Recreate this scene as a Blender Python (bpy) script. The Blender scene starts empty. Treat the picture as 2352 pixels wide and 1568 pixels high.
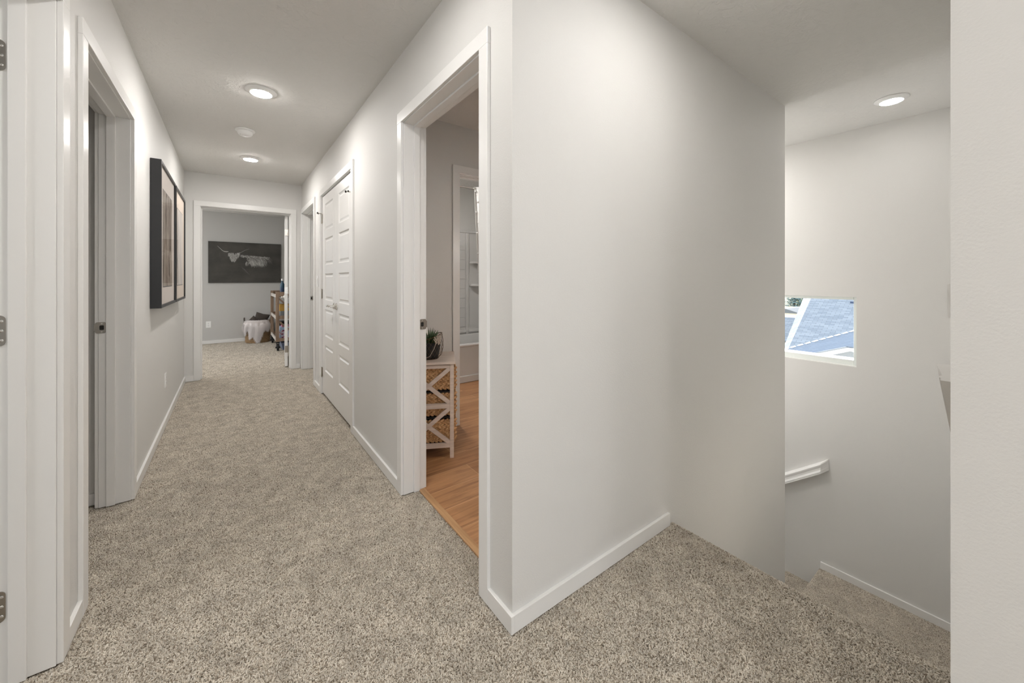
import bpy, math, random
from mathutils import Vector, Matrix
random.seed(7)
S = bpy.context.scene
COL = S.collection

# ------------------------------------------------------------------ camera
EYE = 1.187
YAW = 0.63814
cd = bpy.data.cameras.new('camera')
cam = bpy.data.objects.new('camera', cd); COL.objects.link(cam)
cam.location = (0, 0, EYE)
cam.rotation_euler = (math.pi/2, 0, -YAW)
cd.sensor_width = 36.0
cd.lens = 872.25/2352*36.0
cd.shift_y = (641.0-784.0)/2352
cd.clip_start = 0.02; cd.clip_end = 500
S.camera = cam

# ------------------------------------------------------------------ world, sun, exposure
W = bpy.data.worlds.new('world'); S.world = W; W.use_nodes = True
wn = W.node_tree.nodes; wl = W.node_tree.links
bg = wn['Background']
tc = wn.new('ShaderNodeTexCoord'); sep = wn.new('ShaderNodeSeparateXYZ'); rp = wn.new('ShaderNodeValToRGB')
wl.new(tc.outputs['Generated'], sep.inputs[0]); wl.new(sep.outputs['Z'], rp.inputs[0]); wl.new(rp.outputs[0], bg.inputs[0])
rp.color_ramp.elements[0].position = 0.0; rp.color_ramp.elements[0].color = (0.90, 0.94, 0.98, 1)
rp.color_ramp.elements[1].position = 0.6; rp.color_ramp.elements[1].color = (0.74, 0.85, 1.0, 1)
bg.inputs[1].default_value = 2.7
sd = bpy.data.lights.new('sun', 'SUN'); sun = bpy.data.objects.new('sun', sd); COL.objects.link(sun)
sd.energy = 13.0; sd.angle = math.radians(0.6); sd.color = (1.0, 0.95, 0.86)
sun.rotation_euler = Vector((0.80, 0.52, 0.36)).to_track_quat('Z', 'Y').to_euler()
S.view_settings.view_transform = 'Standard'; S.view_settings.look = 'None'
S.view_settings.gamma = 1.0; S.view_settings.use_curve_mapping = False
S.view_settings.exposure = 0.08
LAMP = 325.0          # radiance of the ceiling downlights

# ------------------------------------------------------------------ materials
def mat(name, col=(0.8, 0.8, 0.8), rough=0.5, metal=0.0, spec=0.5, coat=0.0):
    m = bpy.data.materials.new(name); m.use_nodes = True
    b = m.node_tree.nodes['Principled BSDF']
    b.inputs['Base Color'].default_value = (*col, 1); b.inputs['Roughness'].default_value = rough
    b.inputs['Metallic'].default_value = metal; b.inputs['Specular IOR Level'].default_value = spec
    b.inputs['Coat Weight'].default_value = coat
    return m
def N(m, t, **k):
    n = m.node_tree.nodes.new(t)
    for a, v in k.items():
        if a in n.inputs: n.inputs[a].default_value = v
        else: setattr(n, a, v)
    return n
def L(m, a, b): m.node_tree.links.new(a, b)
def BS(m): return m.node_tree.nodes['Principled BSDF']
def coords(m, scale=(1, 1, 1), kind='Object'):
    t = N(m, 'ShaderNodeTexCoord'); mp = N(m, 'ShaderNodeMapping'); mp.inputs['Scale'].default_value = scale
    L(m, t.outputs[kind], mp.inputs['Vector']); return mp.outputs['Vector']
def bump(m, height, strength=0.3, dist=0.002):
    b = N(m, 'ShaderNodeBump'); b.inputs['Strength'].default_value = strength; b.inputs['Distance'].default_value = dist
    L(m, height, b.inputs['Height']); L(m, b.outputs[0], BS(m).inputs['Normal']); return b
def noise(m, vec, scale, detail=2.0, rough=0.5, dist=0.0):
    n = N(m, 'ShaderNodeTexNoise'); n.inputs['Scale'].default_value = scale; n.inputs['Detail'].default_value = detail
    n.inputs['Roughness'].default_value = rough; n.inputs['Distortion'].default_value = dist
    L(m, vec, n.inputs['Vector']); return n
def ramp(m, fac, stops):
    r = N(m, 'ShaderNodeValToRGB'); e = r.color_ramp.elements
    while len(e) < len(stops): e.new(0.5)
    for i, (p, c) in enumerate(stops): e[i].position = p; e[i].color = (*c, 1)
    L(m, fac, r.inputs[0]); return r

def paint(name, col, scale, strength, dist, rough=0.75):
    m = mat(name, col, rough, spec=0.25); v = coords(m)
    n = noise(m, v, scale, 3.0, 0.55); bump(m, n.outputs['Fac'], strength, dist); return m
M_WALL = paint('wall_paint', (0.745, 0.732, 0.708), 210, 0.35, 0.0016, 0.6)
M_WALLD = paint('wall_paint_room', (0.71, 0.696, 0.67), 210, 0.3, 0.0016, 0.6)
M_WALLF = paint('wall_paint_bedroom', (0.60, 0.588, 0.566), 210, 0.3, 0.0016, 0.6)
M_CEIL = mat('ceiling_paint', (0.76, 0.747, 0.722), 0.85, spec=0.2)
v = coords(M_CEIL); n = noise(M_CEIL, v, 22, 5.0, 0.6, 0.8)
r = ramp(M_CEIL, n.outputs['Fac'], [(0.44, (0, 0, 0)), (0.60, (1, 1, 1))]); bump(M_CEIL, r.outputs[0], 0.42, 0.003)
M_TRIM = mat('trim_paint', (0.86, 0.848, 0.825), 0.28, spec=0.5)
M_DOOR = mat('door_paint', (0.86, 0.848, 0.825), 0.30, spec=0.5)
M_NICKEL = mat('satin_nickel', (0.50, 0.475, 0.44), 0.22, 1.0)
M_CHROME = mat('chrome', (0.85, 0.84, 0.82), 0.1, 1.0)
M_DARKHOLE = mat('dark_recess', (0.02, 0.018, 0.016), 0.8)
M_PLATE = mat('white_plastic', (0.93, 0.925, 0.91), 0.35)
M_BLACK = mat('black_frame', (0.012, 0.012, 0.013), 0.35)
M_BLACKP = mat('black_caster', (0.01, 0.01, 0.011), 0.5)

M_CARPET = mat('carpet', (0.4, 0.36, 0.3), 1.0, spec=0.0)
v = coords(M_CARPET)
n1 = noise(M_CARPET, v, 185, 2.5, 0.6, 0.6); n2 = noise(M_CARPET, v, 430, 2.0, 0.5)
n3 = noise(M_CARPET, v, 3.5, 3.0, 0.55, 0.4)
mx = N(M_CARPET, 'ShaderNodeMath', operation='MULTIPLY_ADD'); L(M_CARPET, n1.outputs['Fac'], mx.inputs[0]); mx.inputs[1].default_value = 0.72
m2 = N(M_CARPET, 'ShaderNodeMath', operation='MULTIPLY'); L(M_CARPET, n2.outputs['Fac'], m2.inputs[0]); m2.inputs[1].default_value = 0.28
L(M_CARPET, m2.outputs[0], mx.inputs[2])
r = ramp(M_CARPET, mx.outputs[0], [(0.35, (0.11, 0.086, 0.062)), (0.44, (0.38, 0.325, 0.26)), (0.52, (0.60, 0.535, 0.445)), (0.66, (0.80, 0.73, 0.63))])
r3 = ramp(M_CARPET, n3.outputs['Fac'], [(0.35, (0.84, 0.84, 0.84)), (0.65, (1.08, 1.08, 1.08))])
mm = N(M_CARPET, 'ShaderNodeMix', data_type='RGBA', blend_type='MULTIPLY'); mm.inputs[0].default_value = 1.0
n4 = noise(M_CARPET, v, 34, 3.0, 0.6, 0.3); r4 = ramp(M_CARPET, n4.outputs['Fac'], [(0.36, (0.78, 0.775, 0.77)), (0.62, (1.13, 1.13, 1.13))])
m4 = N(M_CARPET, 'ShaderNodeMix', data_type='RGBA', blend_type='MULTIPLY'); m4.inputs[0].default_value = 1.0
L(M_CARPET, r.outputs[0], m4.inputs[6]); L(M_CARPET, r4.outputs[0], m4.inputs[7]); L(M_CARPET, m4.outputs[2], mm.inputs[6]); L(M_CARPET, r3.outputs[0], mm.inputs[7]); L(M_CARPET, mm.outputs[2], BS(M_CARPET).inputs['Base Color'])
bump(M_CARPET, mx.outputs[0], 0.9, 0.012)

def wood(name, light, dark, sx=3, sy=40, rough=0.45, axis=(1, 0, 0)):
    m = mat(name, light, rough); sc = [sy, sy, sy]
    for i in range(3):
        if axis[i]: sc[i] = sx
    v = coords(m, tuple(sc)); n = noise(m, v, 1.0, 4.0, 0.6, 0.7)
    r = ramp(m, n.outputs['Fac'], [(0.35, dark), (0.62, light)]); L(m, r.outputs[0], BS(m).inputs['Base Color'])
    bump(m, n.outputs['Fac'], 0.12, 0.001); return m
M_WFLOOR = mat('oak_plank', (0.4, 0.2, 0.1), 0.38, spec=0.45)
v = coords(M_WFLOOR)
bk = N(M_WFLOOR, 'ShaderNodeTexBrick'); L(M_WFLOOR, v, bk.inputs['Vector'])
bk.offset = 0.37; bk.offset_frequency = 2
for k, val in (('Scale', 1.0), ('Brick Width', 1.22), ('Row Height', 0.178), ('Mortar Size', 0.0016), ('Mortar Smooth', 0.2), ('Bias', 0.0)): bk.inputs[k].default_value = val
bk.inputs['Color1'].default_value = (0.62, 0.335, 0.165, 1); bk.inputs['Color2'].default_value = (0.47, 0.235, 0.105, 1); bk.inputs['Mortar'].default_value = (0.80, 0.52, 0.30, 1)
v2 = coords(M_WFLOOR, (2.2, 26, 1)); g1 = noise(M_WFLOOR, v2, 1.0, 5.0, 0.62, 1.4)
rg = ramp(M_WFLOOR, g1.outputs['Fac'], [(0.32, (0.62, 0.55, 0.50)), (0.50, (0.95, 0.94, 0.92)), (0.68, (1.12, 1.12, 1.12))])
mm = N(M_WFLOOR, 'ShaderNodeMix', data_type='RGBA', blend_type='MULTIPLY'); mm.inputs[0].default_value = 1.0
L(M_WFLOOR, bk.outputs['Color'], mm.inputs[6]); L(M_WFLOOR, rg.outputs[0], mm.inputs[7]); L(M_WFLOOR, mm.outputs[2], BS(M_WFLOOR).inputs['Base Color'])
M_STRIP = wood('oak_strip', (0.62, 0.37, 0.185), (0.50, 0.28, 0.13), 3, 60, 0.4, (0, 1, 0))
M_CART = wood('rustic_wood', (0.36, 0.25, 0.175), (0.21, 0.14, 0.095), 3, 30, 0.7, (0, 0, 1))
M_CARTL = wood('window_lit_wood', (0.66, 0.61, 0.56), (0.52, 0.46, 0.41), 3, 30, 0.6, (0, 1, 0))  # paler copy of the cart wood; window light painted into the side rails
M_CAB = wood('washed_wood', (0.82, 0.71, 0.62), (0.68, 0.57, 0.49), 3, 45, 0.55, (1, 0, 0))
M_WICKER = mat('seagrass', (0.42, 0.25, 0.12), 0.7)
v = coords(M_WICKER); n = noise(M_WICKER, v, 60, 4, 0.6, 0.5)
r = ramp(M_WICKER, n.outputs['Fac'], [(0.3, (0.34, 0.165, 0.065)), (0.52, (0.62, 0.36, 0.17)), (0.72, (0.78, 0.53, 0.29))]); L(M_WICKER, r.outputs[0], BS(M_WICKER).inputs['Base Color']); bump(M_WICKER, n.outputs['Fac'], 0.4, 0.002)
M_BASKET = mat('wicker_basket', (0.36, 0.22, 0.11), 0.7)
v = coords(M_BASKET, (1, 1, 1)); w_ = N(M_BASKET, 'ShaderNodeTexWave', bands_direction='Z'); w_.inputs['Scale'].default_value = 22; w_.inputs['Distortion'].default_value = 2.5; w_.inputs['Detail Scale'].default_value = 6
L(M_BASKET, v, w_.inputs['Vector']); r = ramp(M_BASKET, w_.outputs['Fac'], [(0.1, (0.16, 0.085, 0.035)), (0.7, (0.46, 0.30, 0.155))]); L(M_BASKET, r.outputs[0], BS(M_BASKET).inputs['Base Color']); bump(M_BASKET, w_.outputs['Fac'], 0.6, 0.004)
M_FUR = mat('fur', (0.82, 0.765, 0.745), 0.9, spec=0.1)
M_PLAID = mat('dark_woven_fabric', (0.085, 0.07, 0.06), 0.95)
M_MUST = mat('mustard_board', (0.62, 0.36, 0.07), 0.6)
M_BLUEBOX = mat('slate_blue_plastic', (0.19, 0.23, 0.34), 0.5)
M_NAVY = mat('navy_label', (0.02, 0.045, 0.10), 0.4)
M_TEAL = mat('dark_teal_bottle', (0.04, 0.09, 0.13), 0.25)
M_BOX = mat('printed_board', (0.7, 0.6, 0.65), 0.6)
v = coords(M_BOX); vo = N(M_BOX, 'ShaderNodeTexVoronoi'); vo.inputs['Scale'].default_value = 28; L(M_BOX, v, vo.inputs['Vector'])
r = ramp(M_BOX, vo.outputs['Distance'], [(0.18, (0.10, 0.05, 0.12)), (0.34, (0.50, 0.12, 0.20)), (0.5, (0.66, 0.62, 0.70)), (0.8, (0.50, 0.66, 0.86))]); L(M_BOX, r.outputs[0], BS(M_BOX).inputs['Base Color'])
M_LIGHTBLUE = mat('pale_blue_board', (0.50, 0.66, 0.88), 0.6)
M_PINK = mat('pink_board', (0.62, 0.20, 0.28), 0.6)
M_CANVAS = mat('charcoal_canvas', (0.035, 0.033, 0.030), 0.75)
v = coords(M_CANVAS, kind='Generated'); n = noise(M_CANVAS, v, 3, 4, 0.6); r = ramp(M_CANVAS, n.outputs['Fac'], [(0.3, (0.045, 0.042, 0.038)), (0.7, (0.088, 0.082, 0.071))]); L(M_CANVAS, r.outputs[0], BS(M_CANVAS).inputs['Base Color'])
M_HAIR1 = mat('painted_hair_light', (0.56, 0.545, 0.515), 0.8); M_HAIR2 = mat('painted_hair_mid', (0.34, 0.33, 0.31), 0.8); M_HAIR3 = mat('painted_hair_dim', (0.15, 0.142, 0.13), 0.8)
M_MATB = mat('cream_mat_board', (0.86, 0.735, 0.63), 0.7)
M_MATW = mat('pale_mat_board', (0.84, 0.76, 0.70), 0.7)
M_GLASS = mat('glass', (1, 1, 1), 0.0); BS(M_GLASS).inputs['Transmission Weight'].default_value = 1.0; BS(M_GLASS).inputs['IOR'].default_value = 1.45
def thin_glass(name, refl):
    m = bpy.data.materials.new(name); m.use_nodes = True; nt = m.node_tree; nt.nodes.clear()
    o = nt.nodes.new('ShaderNodeOutputMaterial'); t = nt.nodes.new('ShaderNodeBsdfTransparent'); g = nt.nodes.new('ShaderNodeBsdfGlossy'); g.inputs['Roughness'].default_value = 0.02
    mxs = nt.nodes.new('ShaderNodeMixShader'); fr = nt.nodes.new('ShaderNodeValue'); fr.outputs[0].default_value = refl
    nt.links.new(fr.outputs[0], mxs.inputs[0]); nt.links.new(t.outputs[0], mxs.inputs[1]); nt.links.new(g.outputs[0], mxs.inputs[2]); nt.links.new(mxs.outputs[0], o.inputs[0]); return m
M_PANE = thin_glass('window_glass', 0.03); M_PICGLASS = thin_glass('picture_glass', 0.22)
def art(name, seed, glare_lift=0.0):
    m = mat(name, (0.5, 0.4, 0.3), 0.8); t = N(m, 'ShaderNodeTexCoord'); mp = N(m, 'ShaderNodeMapping'); mp.inputs['Location'].default_value = (seed, seed*2.3, seed); mp.inputs['Scale'].default_value = (1, 9, 1.6)
    L(m, t.outputs['Object'], mp.inputs[0]); n = noise(m, mp.outputs[0], 1.6, 8, 0.68, 1.0)
    r = ramp(m, n.outputs['Fac'], [(0.36, tuple(c+glare_lift*0.45 for c in (0.045, 0.030, 0.022))), (0.45, tuple(c+glare_lift*0.55 for c in (0.17, 0.115, 0.085))), (0.53, tuple(c+glare_lift*0.4 for c in (0.40, 0.33, 0.27))), (0.68, tuple(c+glare_lift*0.25 for c in (0.56, 0.50, 0.43)))]); L(m, r.outputs[0], BS(m).inputs['Base Color']); return m
M_ART1 = art('abstract_print', 2.0); M_ART2 = art('abstract_print_glared', 9.0, 0.8)  # second print paled to stand in for the reflection over its glass
M_TUB = mat('tub_acrylic', (0.70, 0.69, 0.67), 0.2)
M_CURT = mat('curtain_cloth', (0.80, 0.785, 0.76), 0.9)
BS(M_CURT).inputs['Subsurface Weight'].default_value = 0.0
M_VINYL = mat('vinyl_frame', (0.80, 0.83, 0.80), 0.35)
M_LEAF = mat('succulent_leaf', (0.05, 0.10, 0.035), 0.45); M_POT = mat('dark_pot', (0.018, 0.017, 0.016), 0.7); M_WIRE = mat('bronze_wire', (0.16, 0.11, 0.07), 0.4, 0.8); M_TWINE = mat('twine', (0.52, 0.44, 0.36), 0.9)
M_SHADOWBLACK = mat('cabinet_shadow_black', (0.03, 0.022, 0.018), 0.8)  # near-black painted in for the shade between and inside the baskets
M_CERAMIC = mat('white_ceramic', (0.82, 0.80, 0.77), 0.25)
def emis(name, col, s):
    m = bpy.data.materials.new(name); m.use_nodes = True; b = m.node_tree.nodes['Principled BSDF']
    b.inputs['Base Color'].default_value = (*col, 1); b.inputs['Emission Color'].default_value = (*col, 1); b.inputs['Emission Strength'].default_value = s; return m
M_LENS = emis('led_lens', (1.0, 0.974, 0.945), LAMP)
M_LENS2 = emis('led_lens_stair', (1.0, 0.974, 0.945), 50.0)
M_LENS3 = emis('fill_lens_bath', (1.0, 0.974, 0.945), 380.0)
M_LENS4 = emis('fill_lens_landing', (1.0, 0.974, 0.945), 8.0)
M_UPLIGHT = emis('fill_uplight_disc', (1.0, 0.977, 0.95), 250.0)
M_LENS8 = emis('fill_lens_bedroom', (1.0, 0.974, 0.945), 460.0)
M_LENS7 = emis('fill_lens_hall', (1.0, 0.974, 0.945), 205.0)
M_LENS6 = emis('fill_lens_stair_top', (1.0, 0.974, 0.945), 190.0)
M_LENS5 = emis('led_lens_strong', (1.0, 0.974, 0.945), 460.0)
M_GLOBE = emis('fill_vanity_globe', (1.0, 0.95, 0.91), 45.0)
M_GLOBE2 = emis('fill_sconce_globe', (1.0, 0.974, 0.945), 50.0)
def shingle(name, c1, c2, bw=0.33, rh=0.115, mk=0.5):
    m = mat(name, c1, 0.9, spec=0.15); b = N(m, 'ShaderNodeTexBrick'); t = N(m, 'ShaderNodeTexCoord'); L(m, t.outputs['UV'], b.inputs['Vector'])
    for k, val in (('Scale', 1.0), ('Brick Width', bw), ('Row Height', rh), ('Mortar Size', rh*0.07), ('Mortar Smooth', 0.3), ('Bias', 0.1)): b.inputs[k].default_value = val
    b.inputs['Color1'].default_value = (*c1, 1); b.inputs['Color2'].default_value = (*c2, 1); b.inputs['Mortar'].default_value = (c1[0]*mk, c1[1]*mk, c1[2]*mk, 1)
    L(m, b.outputs['Color'], BS(m).inputs['Base Color']); bump(m, b.outputs['Fac'], 0.4, -0.01); return m
M_SHING = shingle('roof_shingle', (0.30, 0.325, 0.345), (0.215, 0.24, 0.265))
M_SHING2 = shingle('porch_shingle', (0.22, 0.255, 0.30), (0.20, 0.232, 0.275), 0.17, 0.05, 0.75)
M_FASCIA = mat('fascia_white', (0.85, 0.86, 0.86), 0.5); M_SIDING = mat('grey_siding', (0.22, 0.235, 0.24), 0.7)
M_CREAM = mat('cream_siding', (0.8, 0.77, 0.70), 0.7); M_GROUND = mat('dry_grass', (0.42, 0.38, 0.27), 1.0)
M_TREE = mat('tree_foliage', (0.07, 0.12, 0.07), 1.0); M_TRUNK = mat('tree_trunk', (0.1, 0.07, 0.05), 1.0)

# ------------------------------------------------------------------ mesh helpers
class MB:
    def __init__(s): s.v = []; s.f = []; s.m = []; s.uv = None
    def box(s, x0, x1, y0, y1, z0, z1, mi=0):
        b = len(s.v)
        s.v += [(x, y, z) for x in (min(x0, x1), max(x0, x1)) for y in (min(y0, y1), max(y0, y1)) for z in (min(z0, z1), max(z0, z1))]
        for q in ((0, 1, 3, 2), (4, 6, 7, 5), (0, 4, 5, 1), (2, 3, 7, 6), (0, 2, 6, 4), (1, 5, 7, 3)): s.f.append([b+i for i in q]); s.m.append(mi)
        return s
    def poly(s, pts, mi=0):
        b = len(s.v); s.v += [tuple(p) for p in pts]; s.f.append(list(range(b, b+len(pts)))); s.m.append(mi); return s
    def prism(s, loop, off, mi=0):
        """closed loop of 3D points extruded by vector off"""
        b = len(s.v); n = len(loop); o = Vector(off)
        s.v += [tuple(p) for p in loop]; s.v += [tuple(Vector(p)+o) for p in loop]
        s.f.append([b+i for i in range(n)][::-1]); s.m.append(mi); s.f.append([b+n+i for i in range(n)]); s.m.append(mi)
        for i in range(n): j = (i+1) % n; s.f.append([b+i, b+j, b+n+j, b+n+i]); s.m.append(mi)
        return s
    def loft(s, loops, mi=0, caps=True):
        b = len(s.v); n = len(loops[0])
        for lp in loops: s.v += [tuple(p) for p in lp]
        for k in range(len(loops)-1):
            for i in range(n):
                j = (i+1) % n; s.f.append([b+k*n+i, b+k*n+j, b+(k+1)*n+j, b+(k+1)*n+i]); s.m.append(mi)
        if caps:
            s.f.append([b+i for i in range(n)][::-1]); s.m.append(mi); e = b+(len(loops)-1)*n; s.f.append([e+i for i in range(n)]); s.m.append(mi)
        return s
    def tube(s, pts, rad, n=8, mi=0):
        pts = [Vector(p) for p in pts]; loops = []
        rads = rad if isinstance(rad, (list, tuple)) else [rad]*len(pts)
        up = None
        for i, p in enumerate(pts):
            d = (pts[min(i+1, len(pts)-1)]-pts[max(i-1, 0)]).normalized()
            a = Vector((0, 0, 1)) if abs(d.z) < 0.9 else Vector((1, 0, 0))
            if up is not None: a = up
            u = (a-d*a.dot(d)).normalized(); w = d.cross(u); up = u
            loops.append([p+(u*math.cos(2*math.pi*k/n)+w*math.sin(2*math.pi*k/n))*rads[i] for k in range(n)])
        return s.loft(loops, mi)
    def lathe(s, prof, c, n=24, mi=0, axis='z'):
        """prof: list of (r, h)"""
        loops = []
        for r, h in prof:
            lp = []
            for k in range(n):
                a = 2*math.pi*k/n; x, y = r*math.cos(a), r*math.sin(a)
                q = (x, y, h) if axis == 'z' else ((h, x, y) if axis == 'x' else (x, h, y))
                lp.append((c[0]+q[0], c[1]+q[1], c[2]+q[2]))
            loops.append(lp)
        return s.loft(loops, mi)
    def ell(s, c, r, rot=None, nu=8, nv=6, mi=0):
        loops = []; R_ = rot or Matrix.Identity(3)
        for j in range(1, nv):
            t = math.pi*j/nv
            loops.append([Vector(c)+R_ @ Vector((r[0]*math.sin(t)*math.cos(2*math.pi*k/nu), r[1]*math.sin(t)*math.sin(2*math.pi*k/nu), r[2]*math.cos(t))) for k in range(nu)])
        return s.loft(loops, mi)
    def build(s, name, mats, parent=None, smooth=False, bevel=0.0, loc=None, rot=None):
        me = bpy.data.meshes.new(name); me.from_pydata(s.v, [], s.f)
        if not isinstance(mats, (list, tuple)): mats = [mats]
        for m in mats: me.materials.append(m)
        for p, mi in zip(me.polygons, s.m): p.material_index = mi; p.use_smooth = smooth
        if s.uv:
            ul = me.uv_layers.new(name='UVMap')
            for p in me.polygons:
                for li in p.loop_indices: ul.data[li].uv = s.uv(Vector(me.vertices[me.loops[li].vertex_index].co))
        import bmesh
        bm = bmesh.new(); bm.from_mesh(me); bmesh.ops.recalc_face_normals(bm, faces=bm.faces); bm.to_mesh(me); bm.free()
        o = bpy.data.objects.new(name, me); COL.objects.link(o)
        if bevel: b = o.modifiers.new('bevel', 'BEVEL'); b.width = bevel; b.segments = 2; b.limit_method = 'ANGLE'; b.harden_normals = False
        if loc: o.location = loc
        if rot: o.rotation_euler = rot
        if parent: o.parent = parent
        return o
def tag(o, label=None, cat=None, group=None, kind=None):
    if label: o['label'] = label
    if cat: o['category'] = cat
    if group: o['group'] = group
    if kind: o['kind'] = kind
    return o
def thing(name, label, cat, loc=(0, 0, 0), rz=0.0, group=None):
    o = bpy.data.objects.new(name, None); COL.objects.link(o); o.location = loc; o.rotation_euler = (0, 0, rz); o.empty_display_size = 0.1
    return tag(o, label, cat, group)
def struct(o): o['kind'] = 'structure'; return o
def copy_tree(o, parent=None):
    c = o.copy(); COL.objects.link(c)
    if parent: c.parent = parent
    for ch in [x for x in bpy.data.objects if x.parent == o]: copy_tree(ch, c)
    return c

# ------------------------------------------------------------------ shell
CH = 2.44; T = 0.12; OH = 2.045; J = 0.018
XL = -0.43; XR = 0.765; YE = 5.78; YB = 1.03
XN = 1.735       # edge of the upper floor at the stair
XW = 4.21        # stairwell window wall
ZL = -1.375      # stair landing

def wall_y(name, x0, x1, y0, y1, ops=(), z0=0.0, z1=CH, m=M_WALL):
    """wall running along Y; ops = (ya, yb, zlow, zhigh)"""
    b = MB(); y = y0
    for (a, c, lo, hi) in sorted(ops):
        b.box(x0, x1, y, a, z0, z1)
        if hi < z1: b.box(x0, x1, a, c, hi, z1)
        if lo > z0: b.box(x0, x1, a, c, z0, lo)
        y = c
    b.box(x0, x1, y, y1, z0, z1)
    return struct(b.build(name, m))
def wall_x(name, y0, y1, x0, x1, ops=(), z0=0.0, z1=CH, m=M_WALL):
    b = MB(); x = x0
    for (a, c, lo, hi) in sorted(ops):
        b.box(x, a, y0, y1, z0, z1)
        if hi < z1: b.box(a, c, y0, y1, hi, z1)
        if lo > z0: b.box(a, c, y0, y1, z0, lo)
        x = c
    b.box(x, x1, y0, y1, z0, z1)
    return struct(b.build(name, m))
D1 = (0.985, 1.770); D2 = (2.038, 2.858)                 # left wall doorways
DB = (1.228, 2.030); DC = (3.130, 4.350); D3 = (4.785, 5.655)   # right wall: bathroom, closet, further room
DE = (-0.280, 0.640)                                     # end wall doorway
DT = (1.506, 2.300)                                      # tub room doorway
def op(d): return (d[0]-J, d[1]+J, 0.0, OH+J)
wall_y('wall_left', XL-T, XL, -0.12, YE, [op(D1), op(D2)])
wall_y('wall_right', XR, XR+T, YB+0.115, YE, [op(DB), op(DC), op(D3)])
wall_x('wall_end', YE, YE+T, -3.0, 3.22, [op(DE)])
wall_x('wall_stair_front', YB, YB+0.115, XR, 3.22, z0=-3.2)
wall_y('wall_stair_inner', 3.10, 3.22, YB+0.115, 4.80, z0=-3.2)
wall_y('wall_stair_window', XW, XW+0.15, -0.04, 4.92, [(0.836, 1.76, 0.448, 1.036)], z0=-3.2)
wall_x('wall_stair_near', -0.04, 0.078, 1.03, XW, z0=-3.2)
wall_x('wall_stair_back', 4.80, 4.92, 3.10, XW, [(3.32, 4.12, -2.3, 1.9)], z0=-3.2)
wall_y('wall_loft_right', 1.03, 1.15, -3.5, -0.04)
wall_x('wall_loft_back', -3.62, -3.5, -3.72, 1.15, [(-2.3, 0.8, 0.35, 2.2)])
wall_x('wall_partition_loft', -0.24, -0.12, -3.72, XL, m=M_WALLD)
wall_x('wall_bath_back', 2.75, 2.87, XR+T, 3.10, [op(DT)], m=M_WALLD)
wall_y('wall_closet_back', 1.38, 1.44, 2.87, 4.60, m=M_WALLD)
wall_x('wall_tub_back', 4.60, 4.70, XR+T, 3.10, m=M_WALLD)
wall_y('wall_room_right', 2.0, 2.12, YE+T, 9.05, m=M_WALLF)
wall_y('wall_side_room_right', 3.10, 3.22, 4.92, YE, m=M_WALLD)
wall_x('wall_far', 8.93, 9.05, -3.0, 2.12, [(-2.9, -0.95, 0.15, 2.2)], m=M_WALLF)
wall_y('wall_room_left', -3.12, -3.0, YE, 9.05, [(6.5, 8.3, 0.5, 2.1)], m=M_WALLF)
wall_x('wall_partition_front', 1.90, 2.00, -3.6, XL-T, m=M_WALLD)
wall_x('wall_partition_back', 2.924, 3.04, -3.6, XL-T, m=M_WALLD)
wall_y('wall_west', -3.72, -3.6, -3.5, 3.04, [(0.2, 1.6, 0.75, 2.1)], m=M_WALLD)
struct(MB().box(-3.72, XW+0.15, -3.62, 9.05, CH, CH+0.15).build('ceiling', M_CEIL))

# carpeted floor with rounded stair nosing
PH = 0.007           # the pile stands on the backing, its tips at z = 0
fb = MB()
fb.box(-3.72, 0.857, -3.62, 9.05, -0.25, -PH)
fb.box(0.857, XN, -3.62, YB, -0.25, -PH)
fb.box(0.857, 2.12, 4.70, 9.05, -0.25, -PH)
nose = [(XN, 0.078, -PH)]
for k in range(1, 9):
    a = math.pi/2-math.pi*k/9; nose.append((XN+0.020*math.cos(a), 0.078, -0.027+0.020*math.sin(a)))
nose.append((XN, 0.078, -0.05))
fb.prism(nose, (0, YB-0.078, 0))
struct(fb.build('floor', M_CARPET))
struct(MB().box(0.885, 3.10, YB+0.1, 4.70, -0.2, -0.004).build('floor_bathroom', M_WFLOOR))

# carpet pile: short yarn ends standing on the backing
M_PILE = mat('carpet_yarn', (0.5, 0.45, 0.38), 0.95, spec=0.05)
oi = N(M_PILE, 'ShaderNodeObjectInfo'); r_ = ramp(M_PILE, oi.outputs['Random'], [(0.0, (0.26, 0.208, 0.155)), (0.10, (0.45, 0.385, 0.305)), (0.30, (0.64, 0.573, 0.48)), (0.62, (0.72, 0.655, 0.56)), (1.0, (0.82, 0.76, 0.67))])
gn_ = N(M_PILE, 'ShaderNodeNewGeometry'); nz_ = noise(M_PILE, gn_.outputs['Position'], 11.0, 5.0, 0.74, 0.4); rz_ = ramp(M_PILE, nz_.outputs['Fac'], [(0.36, (0.75, 0.747, 0.742)), (0.62, (1.02, 1.02, 1.02))])
mz_ = N(M_PILE, 'ShaderNodeMix', data_type='RGBA', blend_type='MULTIPLY'); mz_.inputs[0].default_value = 1.0
L(M_PILE, r_.outputs[0], mz_.inputs[6]); L(M_PILE, rz_.outputs[0], mz_.inputs[7]); L(M_PILE, mz_.outputs[2], BS(M_PILE).inputs['Base Color'])
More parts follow.
